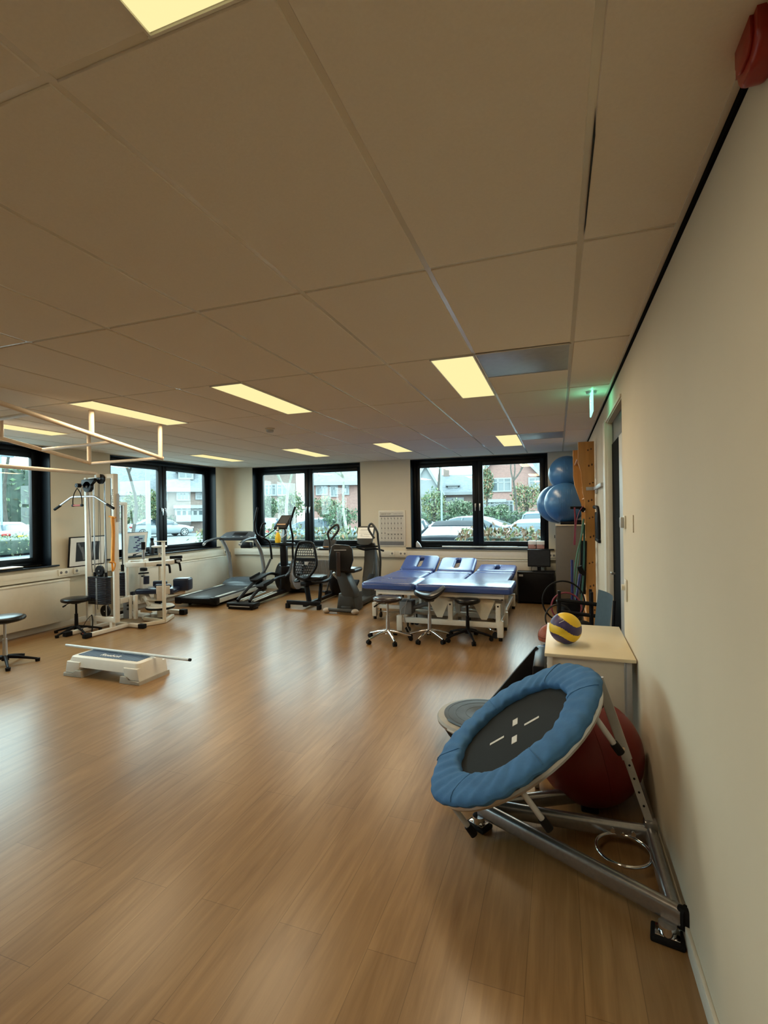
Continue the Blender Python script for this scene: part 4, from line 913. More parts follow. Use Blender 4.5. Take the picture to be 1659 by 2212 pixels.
for (x, y, w, h) in ((-.0, .125, .20, .006), (-.04, .10, .16, .004), (-.03, .06, .2, .004), (.04, .03, .14, .004), (0, -.005, .18, .004)): m.box(CM @ Vector((x, y, .0322)), (w, h, .001), CM.to_3x3())
for r in (.018, .011): m.torus(CM @ Vector((-.07, .02, .0322)), r, .001, axis=CM.to_3x3() @ Vector((0, 0, 1)), n=24, m=4)
m.build('paper_print', 'mid_grey', pp)
m = MB(); m.cyl((-.24, 1.30, 1.0), (.18, 1.30, 1.0), .016, n=12); m.tube([(-.25, 1.30, .98), (-.10, 1.34, .93), (.12, 1.34, .95), (.3, 1.28, .92)], .018, 10, sm=4); m.build('handle_bar', 'black_rubber', t)
for s, xo, yo in ((-1, -.40, .42), (1, .34, .84)):
    m = MB(); m.tube([(xo*.65, 1.28, .30), (xo*.85, 1.10+.0, .50), (xo, yo+.15, .80), (xo, yo+.05, 1.15), (xo+.0*s, yo, 1.30), (xo-.10*s if s > 0 else xo+.16, yo, 1.43), (xo-.16*s if s > 0 else xo+.19, yo+.01, 1.34), (xo-.06*s if s > 0 else xo+.04, yo+.03, 1.17)], .020, 10, sm=7); m.build('arm_lever', 'mid_grey' if 0 else 'nu_grey', t)
m = MB(); m.box((-.16, 1.0, .33), (.11, .22, .04), (.6, 0, 0), bev=.012); m.build('foot_pedal', 'black_rubber', t)
m = MB(); m.box((.12, 1.05, .44), (.11, .22, .04), (.6, 0, 0), bev=.012); m.build('foot_pedal', 'black_rubber', t)
# ================= LEFT SIDE: CABLE MACHINE, LEG MACHINE, STEP =================
P('navy_vinyl', (.012, .018, .045), .3, var=.1); P('plate_dark', (.012, .012, .02), .3, var=.2, metal=.2); P('band_orange', (.72, .30, .035), .6, var=.08)
P('grip_red', (.35, .03, .012), .45); P('pipe_cream', (.72, .60, .47), .4, var=.04)
t = thing('cable_machine', 'tall white cable pulley machine with black weight stack and pull down bar', 'cable machine', (-6.60, 5.28, 0))
W_ = 'white_metal'
for s, top in ((-1, 2.19), (1, 2.23)):
    m = MB(); m.bx(s*.26-.02, s*.26+.02, -.04, .04, .13, top, bev=.005); m.build('column', W_, t)
m = MB(); m.bx(-.24, .24, -.03, .03, .13, .20, bev=.005); m.build('lower_beam', W_, t)
m = MB(); m.bx(-.24, .02, -.02, .02, 2.16, 2.19, bev=.003); m.bx(.02, .24, -.03, .03, 2.17, 2.23, bev=.005); m.bx(.02, .06, -.12, .03, 2.18, 2.23, bev=.004); m.build('upper_beam', W_, t)
for s in (-1, 1):
    m = MB(); m.bx(s*.18-.025, s*.18+.025, -.03, .03, .05, .13, bev=.004); m.build('post', W_, t)
    m = MB(); m.bar((s*.18-(.0), -.36, .035), (s*.18+.0, .30, .035), .06, .05, bev=.006); m.build('foot_tube', W_, t)
    m = MB(); m.box((s*.18, -.40, .035), (.072, .10, .062), bev=.008); m.build('end_cap', 'black_rubber', t)
m = MB(); m.bar((-.22, .30, .035), (.42, .26, .035), .06, .05, bev=.006); m.build('rear_tube', W_, t)
m = MB(); m.box((.46, .255, .035), (.10, .072, .062), bev=.008); m.build('end_cap', 'black_rubber', t)
for k in range(15):
    z = .375+k*.0255; m = MB(); m.bx(-.225, .115, -.045, .045, z, z+.0225, bev=.003, seg=1); pl_ = m.build('weight_plate', 'plate_dark', t)
m = MB(); m.bx(-.075, -.045, -.0475, -.0445, .38, .75)
m.build('number_strip', 'mid_grey', pl_)
m = MB(); m.bx(-.225, .15, -.05, .05, .757, .768, bev=.003); m.build('top_plate', 'dark_grey', t)
for x in (-.14, .07):
    m = MB(); m.cyl((x, 0, .2), (x, 0, 2.17), .009, n=10); m.build('guide_rod', 'silver', t)
    m = MB(); m.cyl((x, 0, .768), (x, 0, .83), .02, n=14); m.build('guide_bushing', 'black_rubber', t)
def pulley(c, r, ax=(0, 1, 0), w=.028):
    c = Vector(c); a = Vector(ax)
    m = MB(); m.cyl(c-a*w/2, c+a*w/2, r, n=32); m.cyl(c-a*(w/2+.004), c+a*(w/2+.004), r*.35, n=20); p_ = m.build('pulley', 'black_plastic', t)
    m = MB(); m.cyl(c-a*(w/2+.007), c+a*(w/2+.007), r*.1, n=12); m.build('pulley_axle', 'light_grey', p_)
pulley((-.03, -.01, .855), .075); m = MB(); m.bx(-.06, 0, -.03, .03, .765, .81, bev=.006); m.build('pulley_bracket', 'black_plastic', t)
pulley((.03, .02, .275), .085); pulley((.06, -.05, 2.16), .07)
m = MB(); m.prism([(-.20, 2.155), (.04, 2.17), (.05, 2.13), (-.02, 2.10), (-.06, 2.03), (-.13, 2.04), (-.22, 2.08)], .05, Matrix(((1, 0, 0, 0), (0, 0, -1, -.12), (0, 1, 0, 0), (0, 0, 0, 1))), bev=.01); m.build('pulley_housing', 'black_plastic', t)
pulley((-.10, -.12, 2.05), .075, w=.05); pulley((-.19, -.20, 2.07), .03, w=.06)
m = MB(); m.cyl((-.13, -.1, 2.0), (-.13, -.05, .83), .004, n=6); m.cyl((.03, -.05, 2.1), (.0, -.02, .92), .0035, n=6); m.cyl((.10, -.03, 2.1), (.11, 0, .36), .0035, n=6); m.cyl((-.05, 0, 2.1), (-.06, 0, .93), .003, n=6); m.cyl((-.10, 0, .37), (-.07, -.02, .30), .004, n=6); m.build('cable', 'dark_grey', t)
m = MB(); m.bx(.27, .30, .0, .035, 1.55, 1.95); m.build('stack_guard', 'light_grey', t)
tx = text_obj('column_text', 'BASIC LINE 4', .042, 'ink', t, (.2795, -.0, 2.10), (PI/2, PI/2, PI/2)) if 0 else text_obj('column_text', 'BASIC LINE 4', .040, 'ink', t, (.26, -.0412, 1.90), (PI/2, PI/2, 0))
# pull down bar and grips hang from the machine
m = MB(); m.tube([(-.55, 0, -.155), (-.24, 0, 0), (-.20, 0, .012), (.20, 0, .012), (.24, 0, 0), (.55, 0, -.155)], .013, 10)
lb = thing('pulldown_bar', 'angled silver pull down bar hanging high on the white cable machine', 'pull down bar', (-6.70, 5.08, 1.90)); m.build('bar', 'silver', lb)
for s in (-1, 1): m = MB(); m.cyl((s*.44, 0, -.105), (s*.56, 0, -.162), .018, n=12); m.build('grip', 'black_rubber', lb)
m = MB(); m.tube([(-.05, 0, .012), (-.04, 0, .09), (-.02, 0, .14)], .008, 8); m.build('hanger', 'silver', lb)
def dgrip(loc, label, h=.26, w=.17, lean=0):
    g_ = thing('stirrup_handle', label, 'handle', loc, 0, 'stirrup handles on the cable machine')
    for s in (-1, 1): m = MB(); m.tube([(0, lean, h), (s*w*.32, lean*.6, h*.72), (s*w*.5, lean*.2, h*.35), (s*w*.5, 0, .0)], .008, 8, sm=5, flat=.5); m.build('strap', 'black_rubber', g_)
    m = MB(); m.cyl((-w*.42, 0, 0), (w*.42, 0, 0), .014, n=14); m.build('grip', 'grip_red', g_)
    for s in (-1, 1): m = MB(); m.cyl((s*w*.42, 0, 0), (s*w*.56, 0, 0), .019, n=14); m.build('end_knob', 'black_plastic', g_)
dgrip((-6.76, 5.04, 1.79), 'black stirrup handle with red grip at the upper pulley', .24)
dgrip((-6.56, 4.99, .018), 'black stirrup handle with red grip resting at the machine foot', .25, lean=.08)
m = MB(); m.tube([(0, 0, 0), (.012, 0, -.2), (.0, 0, -.45), (-.01, 0, -.64)], .034, 10, sm=5, flat=.3, up=(0, 1, 0)); m.tube([(.02, -.01, 0), (.03, -.01, -.3), (.01, -.01, -.62)], .02, 8, sm=4, flat=.5)
m.tube([(-.05, 0, -.64), (.0, -.02, -.62), (.04, 0, -.65), (.015, 0, -.74)], .016, 8, sm=4, flat=.6); m.tube([(-.02, 0, -.62), (.0, -.01, -.70), (-.005, 0, -.76)], .014, 8, sm=3, flat=.5); m.tube([(-.06, 0, .01), (.06, 0, -.01)], .012, 8)
one('orange_band', m, 'band_orange', 'orange elastic band knotted on the right column of cable machine', 'elastic band', (-6.32, 5.215, 1.62))
# ---- leg training machine
def Z8(x, y, d): return at(240+x/8.732, 1160+y/8.732, d)
t = wthing('leg_machine', 'white leg training machine with navy padded seat in front of the left radiator', 'leg machine', (-6.45, 6.25, 0))
def wbar(name, mat, segs, w=.05, h=.05, bev=.006):
    m = MB()
    for a, b in segs: m.bar(a, b, w, h, bev=bev)
    return m.build(name, mat, t)
def flr(p, z): return Vector((p[0], p[1], z))
cA = Z8(270, 500, 7.62); cB = Z8(60, 500, 7.3)
wbar('column', W_, [(flr(cA, .36), flr(cA, 1.84))], .05, .06)
wbar('upper_beam', W_, [(flr(cB, 1.82), flr(cA, 1.82))], .05, .05)
p1, p2, p3, p4 = Z8(285, 475, 7.5), Z8(640, 500, 7.5), Z8(1180, 430, 7.9), Z8(345, 430, 7.9)
for a, b in ((p1, p2), (p2, p3), (p4, Z8(650, 415, 7.9))): wbar('arm_beam', W_, [(flr(a, .885), flr(b, .885))], .06, .07, .01)
wbar('arm_beam', W_, [(flr(p1, .885), flr(p4, .885))], .05, .06)
q = Z8(300, 900, 7.55); wbar('side_tube', W_, [(flr(q, .08), flr(q, .86))], .035, .045)
m = MB(); c = Z8(470, 830, 8.0); m.prism(rrect(.24, .34, .09, 6), .56, TM((c[0], c[1], .55), (0, 0, .3)), bev=.01); m.build('weight_shroud', 'radiator_white', t)
c = Z8(615, 700, 7.7); wbar('main_post', W_, [(flr(c, .35), flr(c, .95))], .09, .09, .01)
m = MB(); m.cyl(flr(c, .95), flr(c, 1.12), .022, n=14); m.cyl(flr(c, 1.10), flr(c, 1.22), .03, n=14, mi=1); m.build('post_rod', ['silver', 'black_rubber'], t)
wbar('slant_beam', W_, [(flr(c, .42), Z8(760, 1290, 7.6)), (Z8(760, 1290, 7.6), Z8(960, 1320, 7.6))], .08, .07, .01)
m = MB(); m.box(flr(Z8(615, 660, 7.62), .80), (.10, .06, .05), bev=.01); m.cyl(Z8(520, 690, 7.6), Z8(710, 675, 7.6), .012, n=10); m.cyl(Z8(570, 740, 7.6), Z8(640, 740, 7.6), .012, n=10); m.build('adjust_knob', 'black_plastic', t)
m = MB(); a, b = Z8(665, 735, 7.55), Z8(665, 885, 7.55); m.tube([a, a.lerp(b, .5), b], .042, 14); m.build('knee_roller', 'navy_vinyl', t)
for pts in (((720, 535, 7.7), (940, 530, 7.6), (1070, 525, 7.5), (1100, 560, 7.48), (1112, 680, 7.48)), ((1180, 480, 7.9), (1265, 485, 7.9), (1295, 520, 7.9), (1312, 640, 7.9))):
    m = MB(); m.tube([Z8(*q_) for q_ in pts], .016, 10, sm=5); m.build('bent_handle', 'black_rubber', t)
for a, b in (((1110, 385, 8.2), (1340, 375, 8.2)), ((1180, 450, 7.9), (1335, 430, 7.95)), ((715, 430, 8.1), (950, 410, 8.1))):
    m = MB(); m.bar(Z8(*a), Z8(*b), .045, .05, bev=.01); m.build('arm_pad', 'black_rubber', t)
m = MB(); m.box(Z8(1245, 455, 7.92), (.10, .05, .04), bev=.006); m.build('clamp', 'light_grey', t)
R19 = Matrix.Rotation(.34, 3, 'Z')
m = MB(); m.box((Z8(900, 1000, 7.75)), (.60, .34, .085), R19, bev=.03, seg=3); m.build('seat', 'navy_vinyl', t)
m = MB(); m.box((Z8(1355, 885, 7.95)), (.255, .20, .20), R19, bev=.03, seg=3); m.build('back_cushion', 'navy_vinyl', t)
m = MB(); m.box((Z8(925, 880, 8.0)), (.22, .07, .10), R19, bev=.02, seg=3); m.build('side_cushion', 'navy_vinyl', t)
m = MB(); m.box((Z8(980, 925, 7.6)), (.24, .07, .06), R19, bev=.02, seg=3); m.build('front_cushion', 'navy_vinyl', t)
P('cover_cream', (.60, .50, .40), .5)
m = MB(); m.box((Z8(980, 1000, 7.54)), (.21, .02, .13), R19, bev=.009, seg=3); m.box((Z8(930, 1130, 7.54)), (.11, .02, .12), R19, bev=.006); m.build('front_cover', 'cover_cream', t)
m = MB(); m.bar(Z8(1090, 1065, 7.85), Z8(1400, 1030, 7.95), .06, .045, bev=.01); m.build('cushion_rail', 'cover_cream', t)
m = MB(); m.bar(Z8(1075, 1072, 7.7), Z8(1185, 1062, 7.7), .03, .03, bev=.01); m.build('rail_grip', 'black_rubber', t)
c = Z8(930, 1320, 7.65)
m = MB(); m.lathe([(0, -.02), (.20, -.02), (.215, 0), (.20, .012), (0, .014)], 36, TM(c+Vector((0, 0, -.0)))); m.build('foot_disc', 'black_rubber', t)
m = MB(); m.lathe([(0, .014), (.205, .014), (.19, .03), (0, .032)], 36, TM(c)); m.build('disc_cover', W_, t)
m = MB(); m.cyl(flr(c, .05), flr(c, c.z), .05, n=16); m.build('disc_post', 'cream_metal', t)
c = Z8(850, 1180, 7.7); m = MB(); m.lathe([(0, 0), (.14, 0), (.15, .012), (.13, .02), (0, .02)], 28, TM(c)); m.cyl(c, c+Vector((0, 0, .16)), .03, n=14); m.build('turntable', 'cream_metal', t)
c = Z8(900, 1225, 7.7); m = MB(); m.box(c, (.10, .08, .05), R19, bev=.01); m.build('turntable_clamp', 'black_plastic', t)
for (a, b) in (((-7.12, 6.12, .04), (-6.36, 6.16, .04)), ((-7.0, 5.85, .04), (-6.99, 6.3, .04)), ((-6.60, 6.0, .04), (-6.60, 6.55, .04)), ((-6.60, 6.52, .04), (-6.28, 6.5, .04))): wbar('base_tube', W_, [(Vector(a), Vector(b))], .06, .06)
for (x, y) in ((-6.38, 6.16), (-6.26, 6.5), (-7.12, 6.12)): m = MB(); m.box((x, y, .045), (.11, .09, .085), bev=.012); m.build('end_cap', 'black_rubber', t)
a, b = Z8(150, 1210, 7.3), Z8(560, 1120, 7.8); wbar('upper_rail', W_, [(a, b), (b, Z8(600, 1200, 7.7))], .05, .08, .008)
for x in (355, 460): c = Z8(x, 1300, 7.5); wbar('support_post', W_, [(flr(c, .06), flr(c, .42))], .05, .05)
c = Z8(300, 1320, 7.5); m = MB(); m.box(flr(c, .22), (.09, .06, .30), R19, bev=.006); m.build('gear_housing', 'mid_grey', t)
for y in (1290, 1360): m = MB(); m.cyl(Z8(315, y, 7.46), Z8(315, y, 7.52), .016, n=12); m.build('bolt_cap', 'black_plastic', t)
c = Z8(225, 1000, 7.6)
for k in range(10): m = MB(); m.box(flr(c, .42+k*.036), (.135, .10, .032), R19, bev=.004, seg=1); m.build('weight_plate', 'plate_dark', t)
m = MB(); m.cyl(flr(c, .78), flr(c, 1.80), .010, n=10); m.cyl(flr(c, .78), flr(c, .88), .026, n=14, mi=1); m.build('stack_rod', ['dark_grey', 'black_rubber'], t)
c2 = Z8(410, 1260, 7.8); m = MB(); m.box(flr(c2, .33), (.05, .07, .20), R19, bev=.005); m.build('lower_plates', 'plate_dark', t)
# ---- T stand
t = wthing('measuring_stand', 'slim white floor stand with T shaped top in front of the leg machine', 'stand', (-6.13, 5.92, 0))
c = Z8(1005, 1500, 7.45); m = MB(); m.bx(c.x-.02, c.x+.02, c.y-.02, c.y+.02, .05, 1.235, bev=.004); m.build('pole', 'cream_metal', t)
m = MB(); m.box((c.x-.03, c.y-.02, 1.24), (.17, .06, .012), R19, bev=.003); m.build('top_plate', 'cream_metal', t)
for e in ((-6.22, 5.60), (-6.26, 6.26), (-6.52, 5.95)): m = MB(); m.bar((c.x, c.y, .03), (e[0], e[1], .03), .05, .05, bev=.006); m.build('base_leg', 'cream_metal', t)
t = wthing('posture_stand', 'white stand with small oval tray between leg machine and window', 'stand', (-6.62, 6.55, 0))
c = Z8(915, 600, 8.3); m = MB(); m.cyl((c.x, c.y, 0), (c.x, c.y, 1.06), .02, n=14); m.build('pole', 'cream_metal', t)
m = MB(); m.cyl((c.x, c.y, 1.0), (c.x, c.y, 1.09), .028, n=14); m.build('collar', 'light_grey', t)
m = MB(); m.lathe([(0, 0), (.10, .0), (.125, .012), (.12, .03), (0, .035)], 32, TM((c.x, c.y, 1.09))); m.build('tray', W_, t)
m = MB(); m.lathe([(0, 0), (.14, 0), (.13, .02), (0, .03)], 28, TM((c.x, c.y, 0))); m.build('foot', 'cream_metal', t)
# ---- step platform and stick
P('step_white', (.74, .72, .66), .45, var=.02); P('step_base', (.42, .40, .355), .5); 
two_tone('step_mat', (.012, .03, .07), (.10, .16, .25), .6, 'ShaderNodeTexWave', 14, .45, .55, rot=(0, 0, .9))
st = thing('step_platform', 'white aerobic step with ribbed blue top on the floor', 'step platform', (-4.765, 3.86, 0), .0)
def stepring(z, w, d, r=.05): return [Vector((x, y, z)) for x, y in rrect(w, d, r, 5)]
m = MB(); m.ring_loft([stepring(.10, .955, .36), stepring(.165, .935, .335), stepring(.192, .915, .315), stepring(.20, .87, .28, .04)]); m.build('top_shell', 'step_white', st)
m = MB(); m.prism(rrect(.80, .23, .015), .004, TM((0, 0, .2015))); m.build('tread_mat', 'step_mat', st)
for s in (-1, 1):
    out = [(s*.50, .0), (s*.24, .0), (s*.25, .065), (s*.29, .065) , (s*.30, .10), (s*.465, .10), (s*.47, .055), (s*.50, .045)] if 0 else [(s*.505, .0), (s*.25, .0), (s*.262, .068), (s*.34, .068), (s*.36, .035), (s*.50, .035)]
    m = MB(); m.prism(out, .40, Matrix(((1, 0, 0, 0), (0, 0, -1, 0), (0, 1, 0, 0), (0, 0, 0, 1))), bev=.006); m.build('riser', 'step_base', st)
    m = MB(); m.prism([(s*.49, .036), (s*.37, .036), (s*.35, .069), (s*.30, .069), (s*.29, .15), (s*.468, .15)], .375, Matrix(((1, 0, 0, 0), (0, 0, -1, 0), (0, 1, 0, 0), (0, 0, 0, 1))), bev=.01); m.build('leg_block', 'step_white', st)
text_obj('step_text', 'Reebok', .085, 'paper', st, (-.02, -.045, .204), (0, 0, 0), .0008)
text_obj('step_text', 'STEP', .05, 'paper', st, (.02, .06, .204), (0, 0, 0), .0008)
P('stick_white', (.62, .68, .72), .3)
sk_ = wthing('exercise_stick', 'long pale blue white stick lying across the step platform', 'stick', (-4.8, 3.86, .22))
a, b = Vector((-5.57, 3.93, .222)), Vector((-3.86, 3.885, .222)); m = MB(); m.cyl(a, b, .014, n=16); m.build('shaft', 'stick_white', sk_)
m = MB(); m.cyl(b, b+(b-a).normalized()*.02, .0145, n=16); m.build('end_cap', 'black_rubber', sk_)
# ---- suspended pipe frame
t = wthing('suspended_pipe_frame', 'cream painted pipe frame hanging from the ceiling above the cable machine', 'pipe frame', (-5.3, 3.5, ZC))
A1, B1 = Vector((-4.68, 4.41, 2.285)), Vector((-5.96, 4.59, 2.30)); sl = .165
def along(P_, dy): return P_+Vector((0, -dy, sl*dy))
m = MB(); m.tube([A1+Vector((0, .03, 0)), along(A1, 2.2)], .022, 12); m.build('long_pipe', 'pipe_cream', t)
m = MB(); m.tube([B1, along(B1, 2.1)], .022, 12); m.build('long_pipe', 'pipe_cream', t)
for dy in (.0, .62, 1.45): m = MB(); m.tube([along(A1, dy), along(B1, dy)], .017, 10); m.build('cross_pipe', 'pipe_cream', t)
for P_, dy in ((A1, .0), (A1, .87), (A1, 1.9), (B1, .02), (B1, 1.05), (B1, 1.9)):
    q = along(P_, dy); m = MB(); m.cyl(q, (q.x, q.y, ZC), .024, n=12); hn = m.build('hanger_pipe', 'pipe_cream', t)
t = wthing('overhead_rail', 'single cream rail running from the left edge to the top of cable machine', 'rail', (-6.0, 4.0, 2.2))
a, b = at(-40, 1003, 5.0), at(208, 1023, 6.95); m = MB(); m.tube([a, b], .023, 12); m.build('rail_tube', 'pipe_cream', t)
m = MB(); m.cyl(a, (a.x, a.y, ZC), .02, n=12); m.build('rail_hanger', 'pipe_cream', t)
# ---- trunking, radiators, sockets
m = MB(); m.bx(XL, XL+.055, YN, YB-.16, .735, .865, bev=.004); m.bx(XL, XL+.058, YN, YB-.16, .795, .799)
tag(m.build('trim_4', 'white_board'), 'cream cable trunking along the left wall below the windows', None, None, 'structure')
m = MB(); m.bx(XL+.16, 0, YB-.055, YB, .735, .865, bev=.004); m.bx(XL+.16, 0, YB-.058, YB, .795, .799)
tag(m.build('trim_5', 'white_board'), 'cream cable trunking along the back wall below the windows', None, None, 'structure')
def radiator(label, x0, x1, y0, y1, z0, z1, group=None):
    t = wthing('radiator', label, 'radiator', ((x0+x1)/2, (y0+y1)/2, z0), 0, group)
    m = MB(); m.bx(x0, x1, y0, y1, z0, z1, bev=.008); m.build('panel', 'radiator_white', t)
    m = MB()
    if x1-x0 < y1-y0: m.bx(x0-.0, x1+.008, y0-.003, y1+.003, z1-.012, z1+.006, bev=.003)
    else: m.bx(x0-.003, x1+.003, y0-.008, y1, z1-.012, z1+.006, bev=.003)
    m.build('top_grille', 'white_gloss', t)
    m = MB()
    if x1-x0 < y1-y0:
        for y in (y0+.25, y1-.25): m.bx(XL+.004, x0, y-.02, y+.02, z0+.1, z1-.1)
    else:
        for x in (x0+.2, x1-.2): m.bx(x-.02, x+.02, y1, YB-.004, z0+.1, z1-.1)
    m.build('wall_bracket', 'white_board', t)
radiator('long white panel radiator under the left edge window', XL+.05, XL+.15, 2.6, 5.30, .11, .712)
radiator('long white panel radiator behind the leg machine and treadmill', XL+.05, XL+.15, 6.15, 9.085, .11, .722)
radiator('wide cream panel radiator behind the treatment tables', -3.05, -.68, YB-.15, YB-.05, .11, .722)
t = wthing('radiator', 'small grey ribbed radiator behind the recumbent bike', 'radiator', (-5.2, 9.15, .12))
m = MB(); m.bx(-5.62, -4.6, YB-.10, YB-.04, .14, .66); m.build('panel', 'light_grey', t)
m = MB()
for k in range(34): m.bx(-5.61+k*.03, -5.596+k*.03, YB-.115, YB-.10, .15, .65)
m.build('fins', 'mid_grey', t)
m = MB()
for x in (-5.5, -4.7): m.bx(x-.015, x+.015, YB-.04, YB, .2, .6)
m.build('wall_bracket', 'mid_grey', t)
def socket(loc, rz, label, w=.16, plug=False, group='wall sockets on the trunking'):
    t = thing('power_socket', label, 'socket', loc, rz, group)
    m = MB(); m.bx(-w/2, w/2, -.012, 0, -.045, .045, bev=.004); m.build('socket_plate', 'white_gloss', t)
    for x in ((-w/4, w/4) if w > .1 else (0,)): m = MB(); m.cyl((x, -.014, 0), (x, -.008, 0), .02, n=18); m.build('socket_outlet', 'mid_grey', t)
    return t
socket((XL+.055, 5.27, .81), PI/2, 'double socket on the trunking at the left window corner'); socket((XL+.055, 5.48, .81), PI/2, 'single socket under the framed hand photo', .10)
so = socket((XL+.055, 9.02, .81), PI/2, 'socket with black plug in the back left corner', .10)
m = MB(); m.cyl((0, -.05, 0), (0, -.01, 0), .018, n=12); m.build('socket_plug', 'black_rubber', so)
pc = MB(); pc.tube([(XL+.10, 9.02, .81), (XL+.16, 9.05, .80), (XL+.2, 9.03, .65), (XL+.22, 8.98, .4), (XL+.35, 8.9, .1), (XL+.5, 8.85, .012)], .006, 6, sm=6); one('power_cable', pc, 'black_rubber', 'black power cable hanging from corner socket to the treadmill', 'cable')
socket((-3.54, YB-.055, .81), 0, 'plain cover socket left of the double one below poster', .10); socket((-3.32, YB-.055, .81), 0, 'double socket below the exercise poster'); socket((-.55, YB-.055, .82), 0, 'socket above the right side of the computer monitor', .12); socket((-4.05, YB-.055, .81), 0, 'socket behind the stepper console', .12)
# ---- pictures
P('photo_dark', (.012, .012, .016), .4, var=.3); P('photo_grey', (.15, .15, .16), .5, var=.3, scale=8); P('photo_blue', (.35, .5, .62), .6)
t = thing('framed_photo', 'black framed dark photo of hands leaning on the trunking', 'picture', (XL+.045, 5.66, .868), PI/2, rot=(.09, 0, PI/2))
m = MB(); m.bx(-.31, .31, -.012, .01, 0, .46, bev=.003); m.build('frame', 'black_paint', t)
m = MB(); m.bx(-.295, .295, -.014, -.011, .015, .445); m.build('mat_board', 'paper', t)
m = MB(); m.bx(-.20, .20, -.016, -.013, .08, .375); ph = m.build('photograph', 'photo_dark', t)
m = MB()
for (x0, z0, x1, z1, w) in ((-.17, .36, -.08, .2, .03), (-.10, .3, -.06, .1, .035), (.03, .09, .0, .30, .035), (.06, .1, .13, .36, .03), (.02, .1, .06, .2, .05)): m.bar((x0, -.0165, z0), (x1, -.0165, z1), w, .001, up=(0, 1, 0))
m.build('hand_shape', 'photo_grey', ph)
t = thing('framed_print', 'thin framed blue and white print standing on the window sill', 'picture', (XL+.02, 6.60, .935), PI/2, rot=(.16, 0, PI/2))
m = MB(); m.bx(-.24, .24, -.01, .008, 0, .42, bev=.003); m.build('frame', 'black_paint', t)
m = MB(); m.bx(-.23, .23, -.012, -.009, .01, .41); pb = m.build('print_sheet', 'paper', t)
m = MB(); m.bx(-.16, .17, -.0135, -.0118, .06, .36); m.build('print_image', 'photo_blue', pb)
m = MB()
for k in range(9): m.box((.04+.05*math.sin(k*2.1), -.0142, .09+.03*k), (.07+.03*math.sin(k), .001, .02))
m.build('print_text', 'stick_blue', pb)
t = thing('flask', 'dark flask standing on the sill beside the blue print', 'bottle', (XL+.0, 7.02, .935)); m = MB(); m.lathe([(0, 0), (.04, 0), (.042, .18), (.03, .21), (.028, .25), (0, .25)], 22); m.build('body', 'dark_grey', t)
m = MB(); m.lathe([(0, .245), (.033, .245), (.033, .29), (0, .292)], 20); m.build('lid', 'black_plastic', t)
m = MB(); m.tube([(0, -.16, .02), (0, 0, .045), (0, .16, .02)], .02, 10, sm=4); m.box((0, -.13, .015), (.05, .06, .03), bev=.008); m.box((0, .13, .015), (.05, .06, .03), bev=.008); one('phone_handset', m, 'black_plastic', 'black handset lying on the sill in front of the blue print', 'handset', (XL+.02, 6.72, .935))
m = MB(); m.bx(-.11, .11, -.16, .16, 0, .015, bev=.004); one('folder', m, 'black_plastic', 'black folder lying on the sill at the left edge', 'folder', (XL-.07, 4.55, .932))
m = MB(); m.bx(-.10, .10, -.15, .15, 0, .012, bev=.004); o = one('folder', m, 'paper', 'white folder lying on top of the black one', 'folder', (XL-.06, 4.56, .948)); o.rotation_euler.z = .1
# poster
t = thing('wall_poster', 'exercise chart poster on the back wall between the windows', 'poster', (-3.555, YB, 1.305))
P('poster_paper', (.55, .52, .46), .5, var=.03)
m = MB(); m.bx(-.28, .28, -.015, 0, -.36, .355, bev=.004); m.build('poster_frame', 'white_board', t)
m = MB(); m.bx(-.255, .245, -.017, -.014, -.335, .33); pb = m.build('chart_sheet', 'poster_paper', t)
m = MB(); m.bx(-.255, .245, -.0185, -.016, .235, .25); m.build('chart_band', 'ink', pb); m = MB(); m.bx(-.255, .245, -.0185, -.016, -.335, -.26); m.build('chart_band', 'mid_grey', pb)
m = MB(); rnd = random.Random(3)
for r in range(5):
    for c in range(7):
        x, z = -.215+c*.068, .195-r*.098
        if r == 3 and c > 1: m.box((x, -.0185, z-.02), (.035, .001, .010), (0, .4, 0)); m.box((x+.012, -.0185, z-.015), (.018, .001, .012))
        else: m.box((x, -.0185, z), (.009, .001, .032), (0, rnd.uniform(-.2, .2), 0)); m.box((x+.004, -.0185, z-.008), (.014, .001, .008), (0, rnd.uniform(-.8, .8), 0)); m.box((x, -.0185, z+.02), (.008, .001, .008))
        m.box((x, -.0185, z-.048), (.045, .001, .003), mi=1)
m.build('exercise_figures', ['ink', 'mid_grey'], pb)
text_obj('poster_text', 'EXERCISE CHART', .028, 'ink', t, (-.12, -.018, .285), (PI/2, 0, 0), .0005)
text_obj('poster_text', 'DUMBBELL WORKOUT', .018, 'mid_grey', t, (.13, -.018, .285), (PI/2, 0, 0), .0005)
# sill things
m = MB(); m.cyl((-2.55, 0, 0), (-1.7, 0, 0), .014, n=12); m.cyl((-1.7, 0, 0), (-1.15, 0, 0), .018, n=12); m.cyl((-1.15, 0, 0), (-.97, 0, 0), .013, n=12); one('curtain_pole', m, 'stick_white', 'long pale telescopic pole lying on the sill of the right back window', 'pole', (0, YB+.02, .950))
P('box_pink', (.42, .22, .20), .6)
for (x, lb) in ((-.89, 'small white and red box on the sill beside the pole end'), (-.745, 'small white and red box on the sill nearest the right window edge')):
    t = thing('small_box', lb, 'box', (x, YB+.02, .932), 0, 'boxes on the window sill'); m = MB(); m.bx(-.066, .066, -.05, .05, 0, .075, bev=.003); m.build('box_lower', 'box_pink', t)
    m = MB(); m.bx(-.068, .068, -.052, .052, .075, .14, bev=.003); m.build('box_lid', 'paper', t); m = MB(); m.cyl((.05, -.054, .06), (.05, -.05, .06), .011, n=10); m.build('box_snap', 'chrome', t)
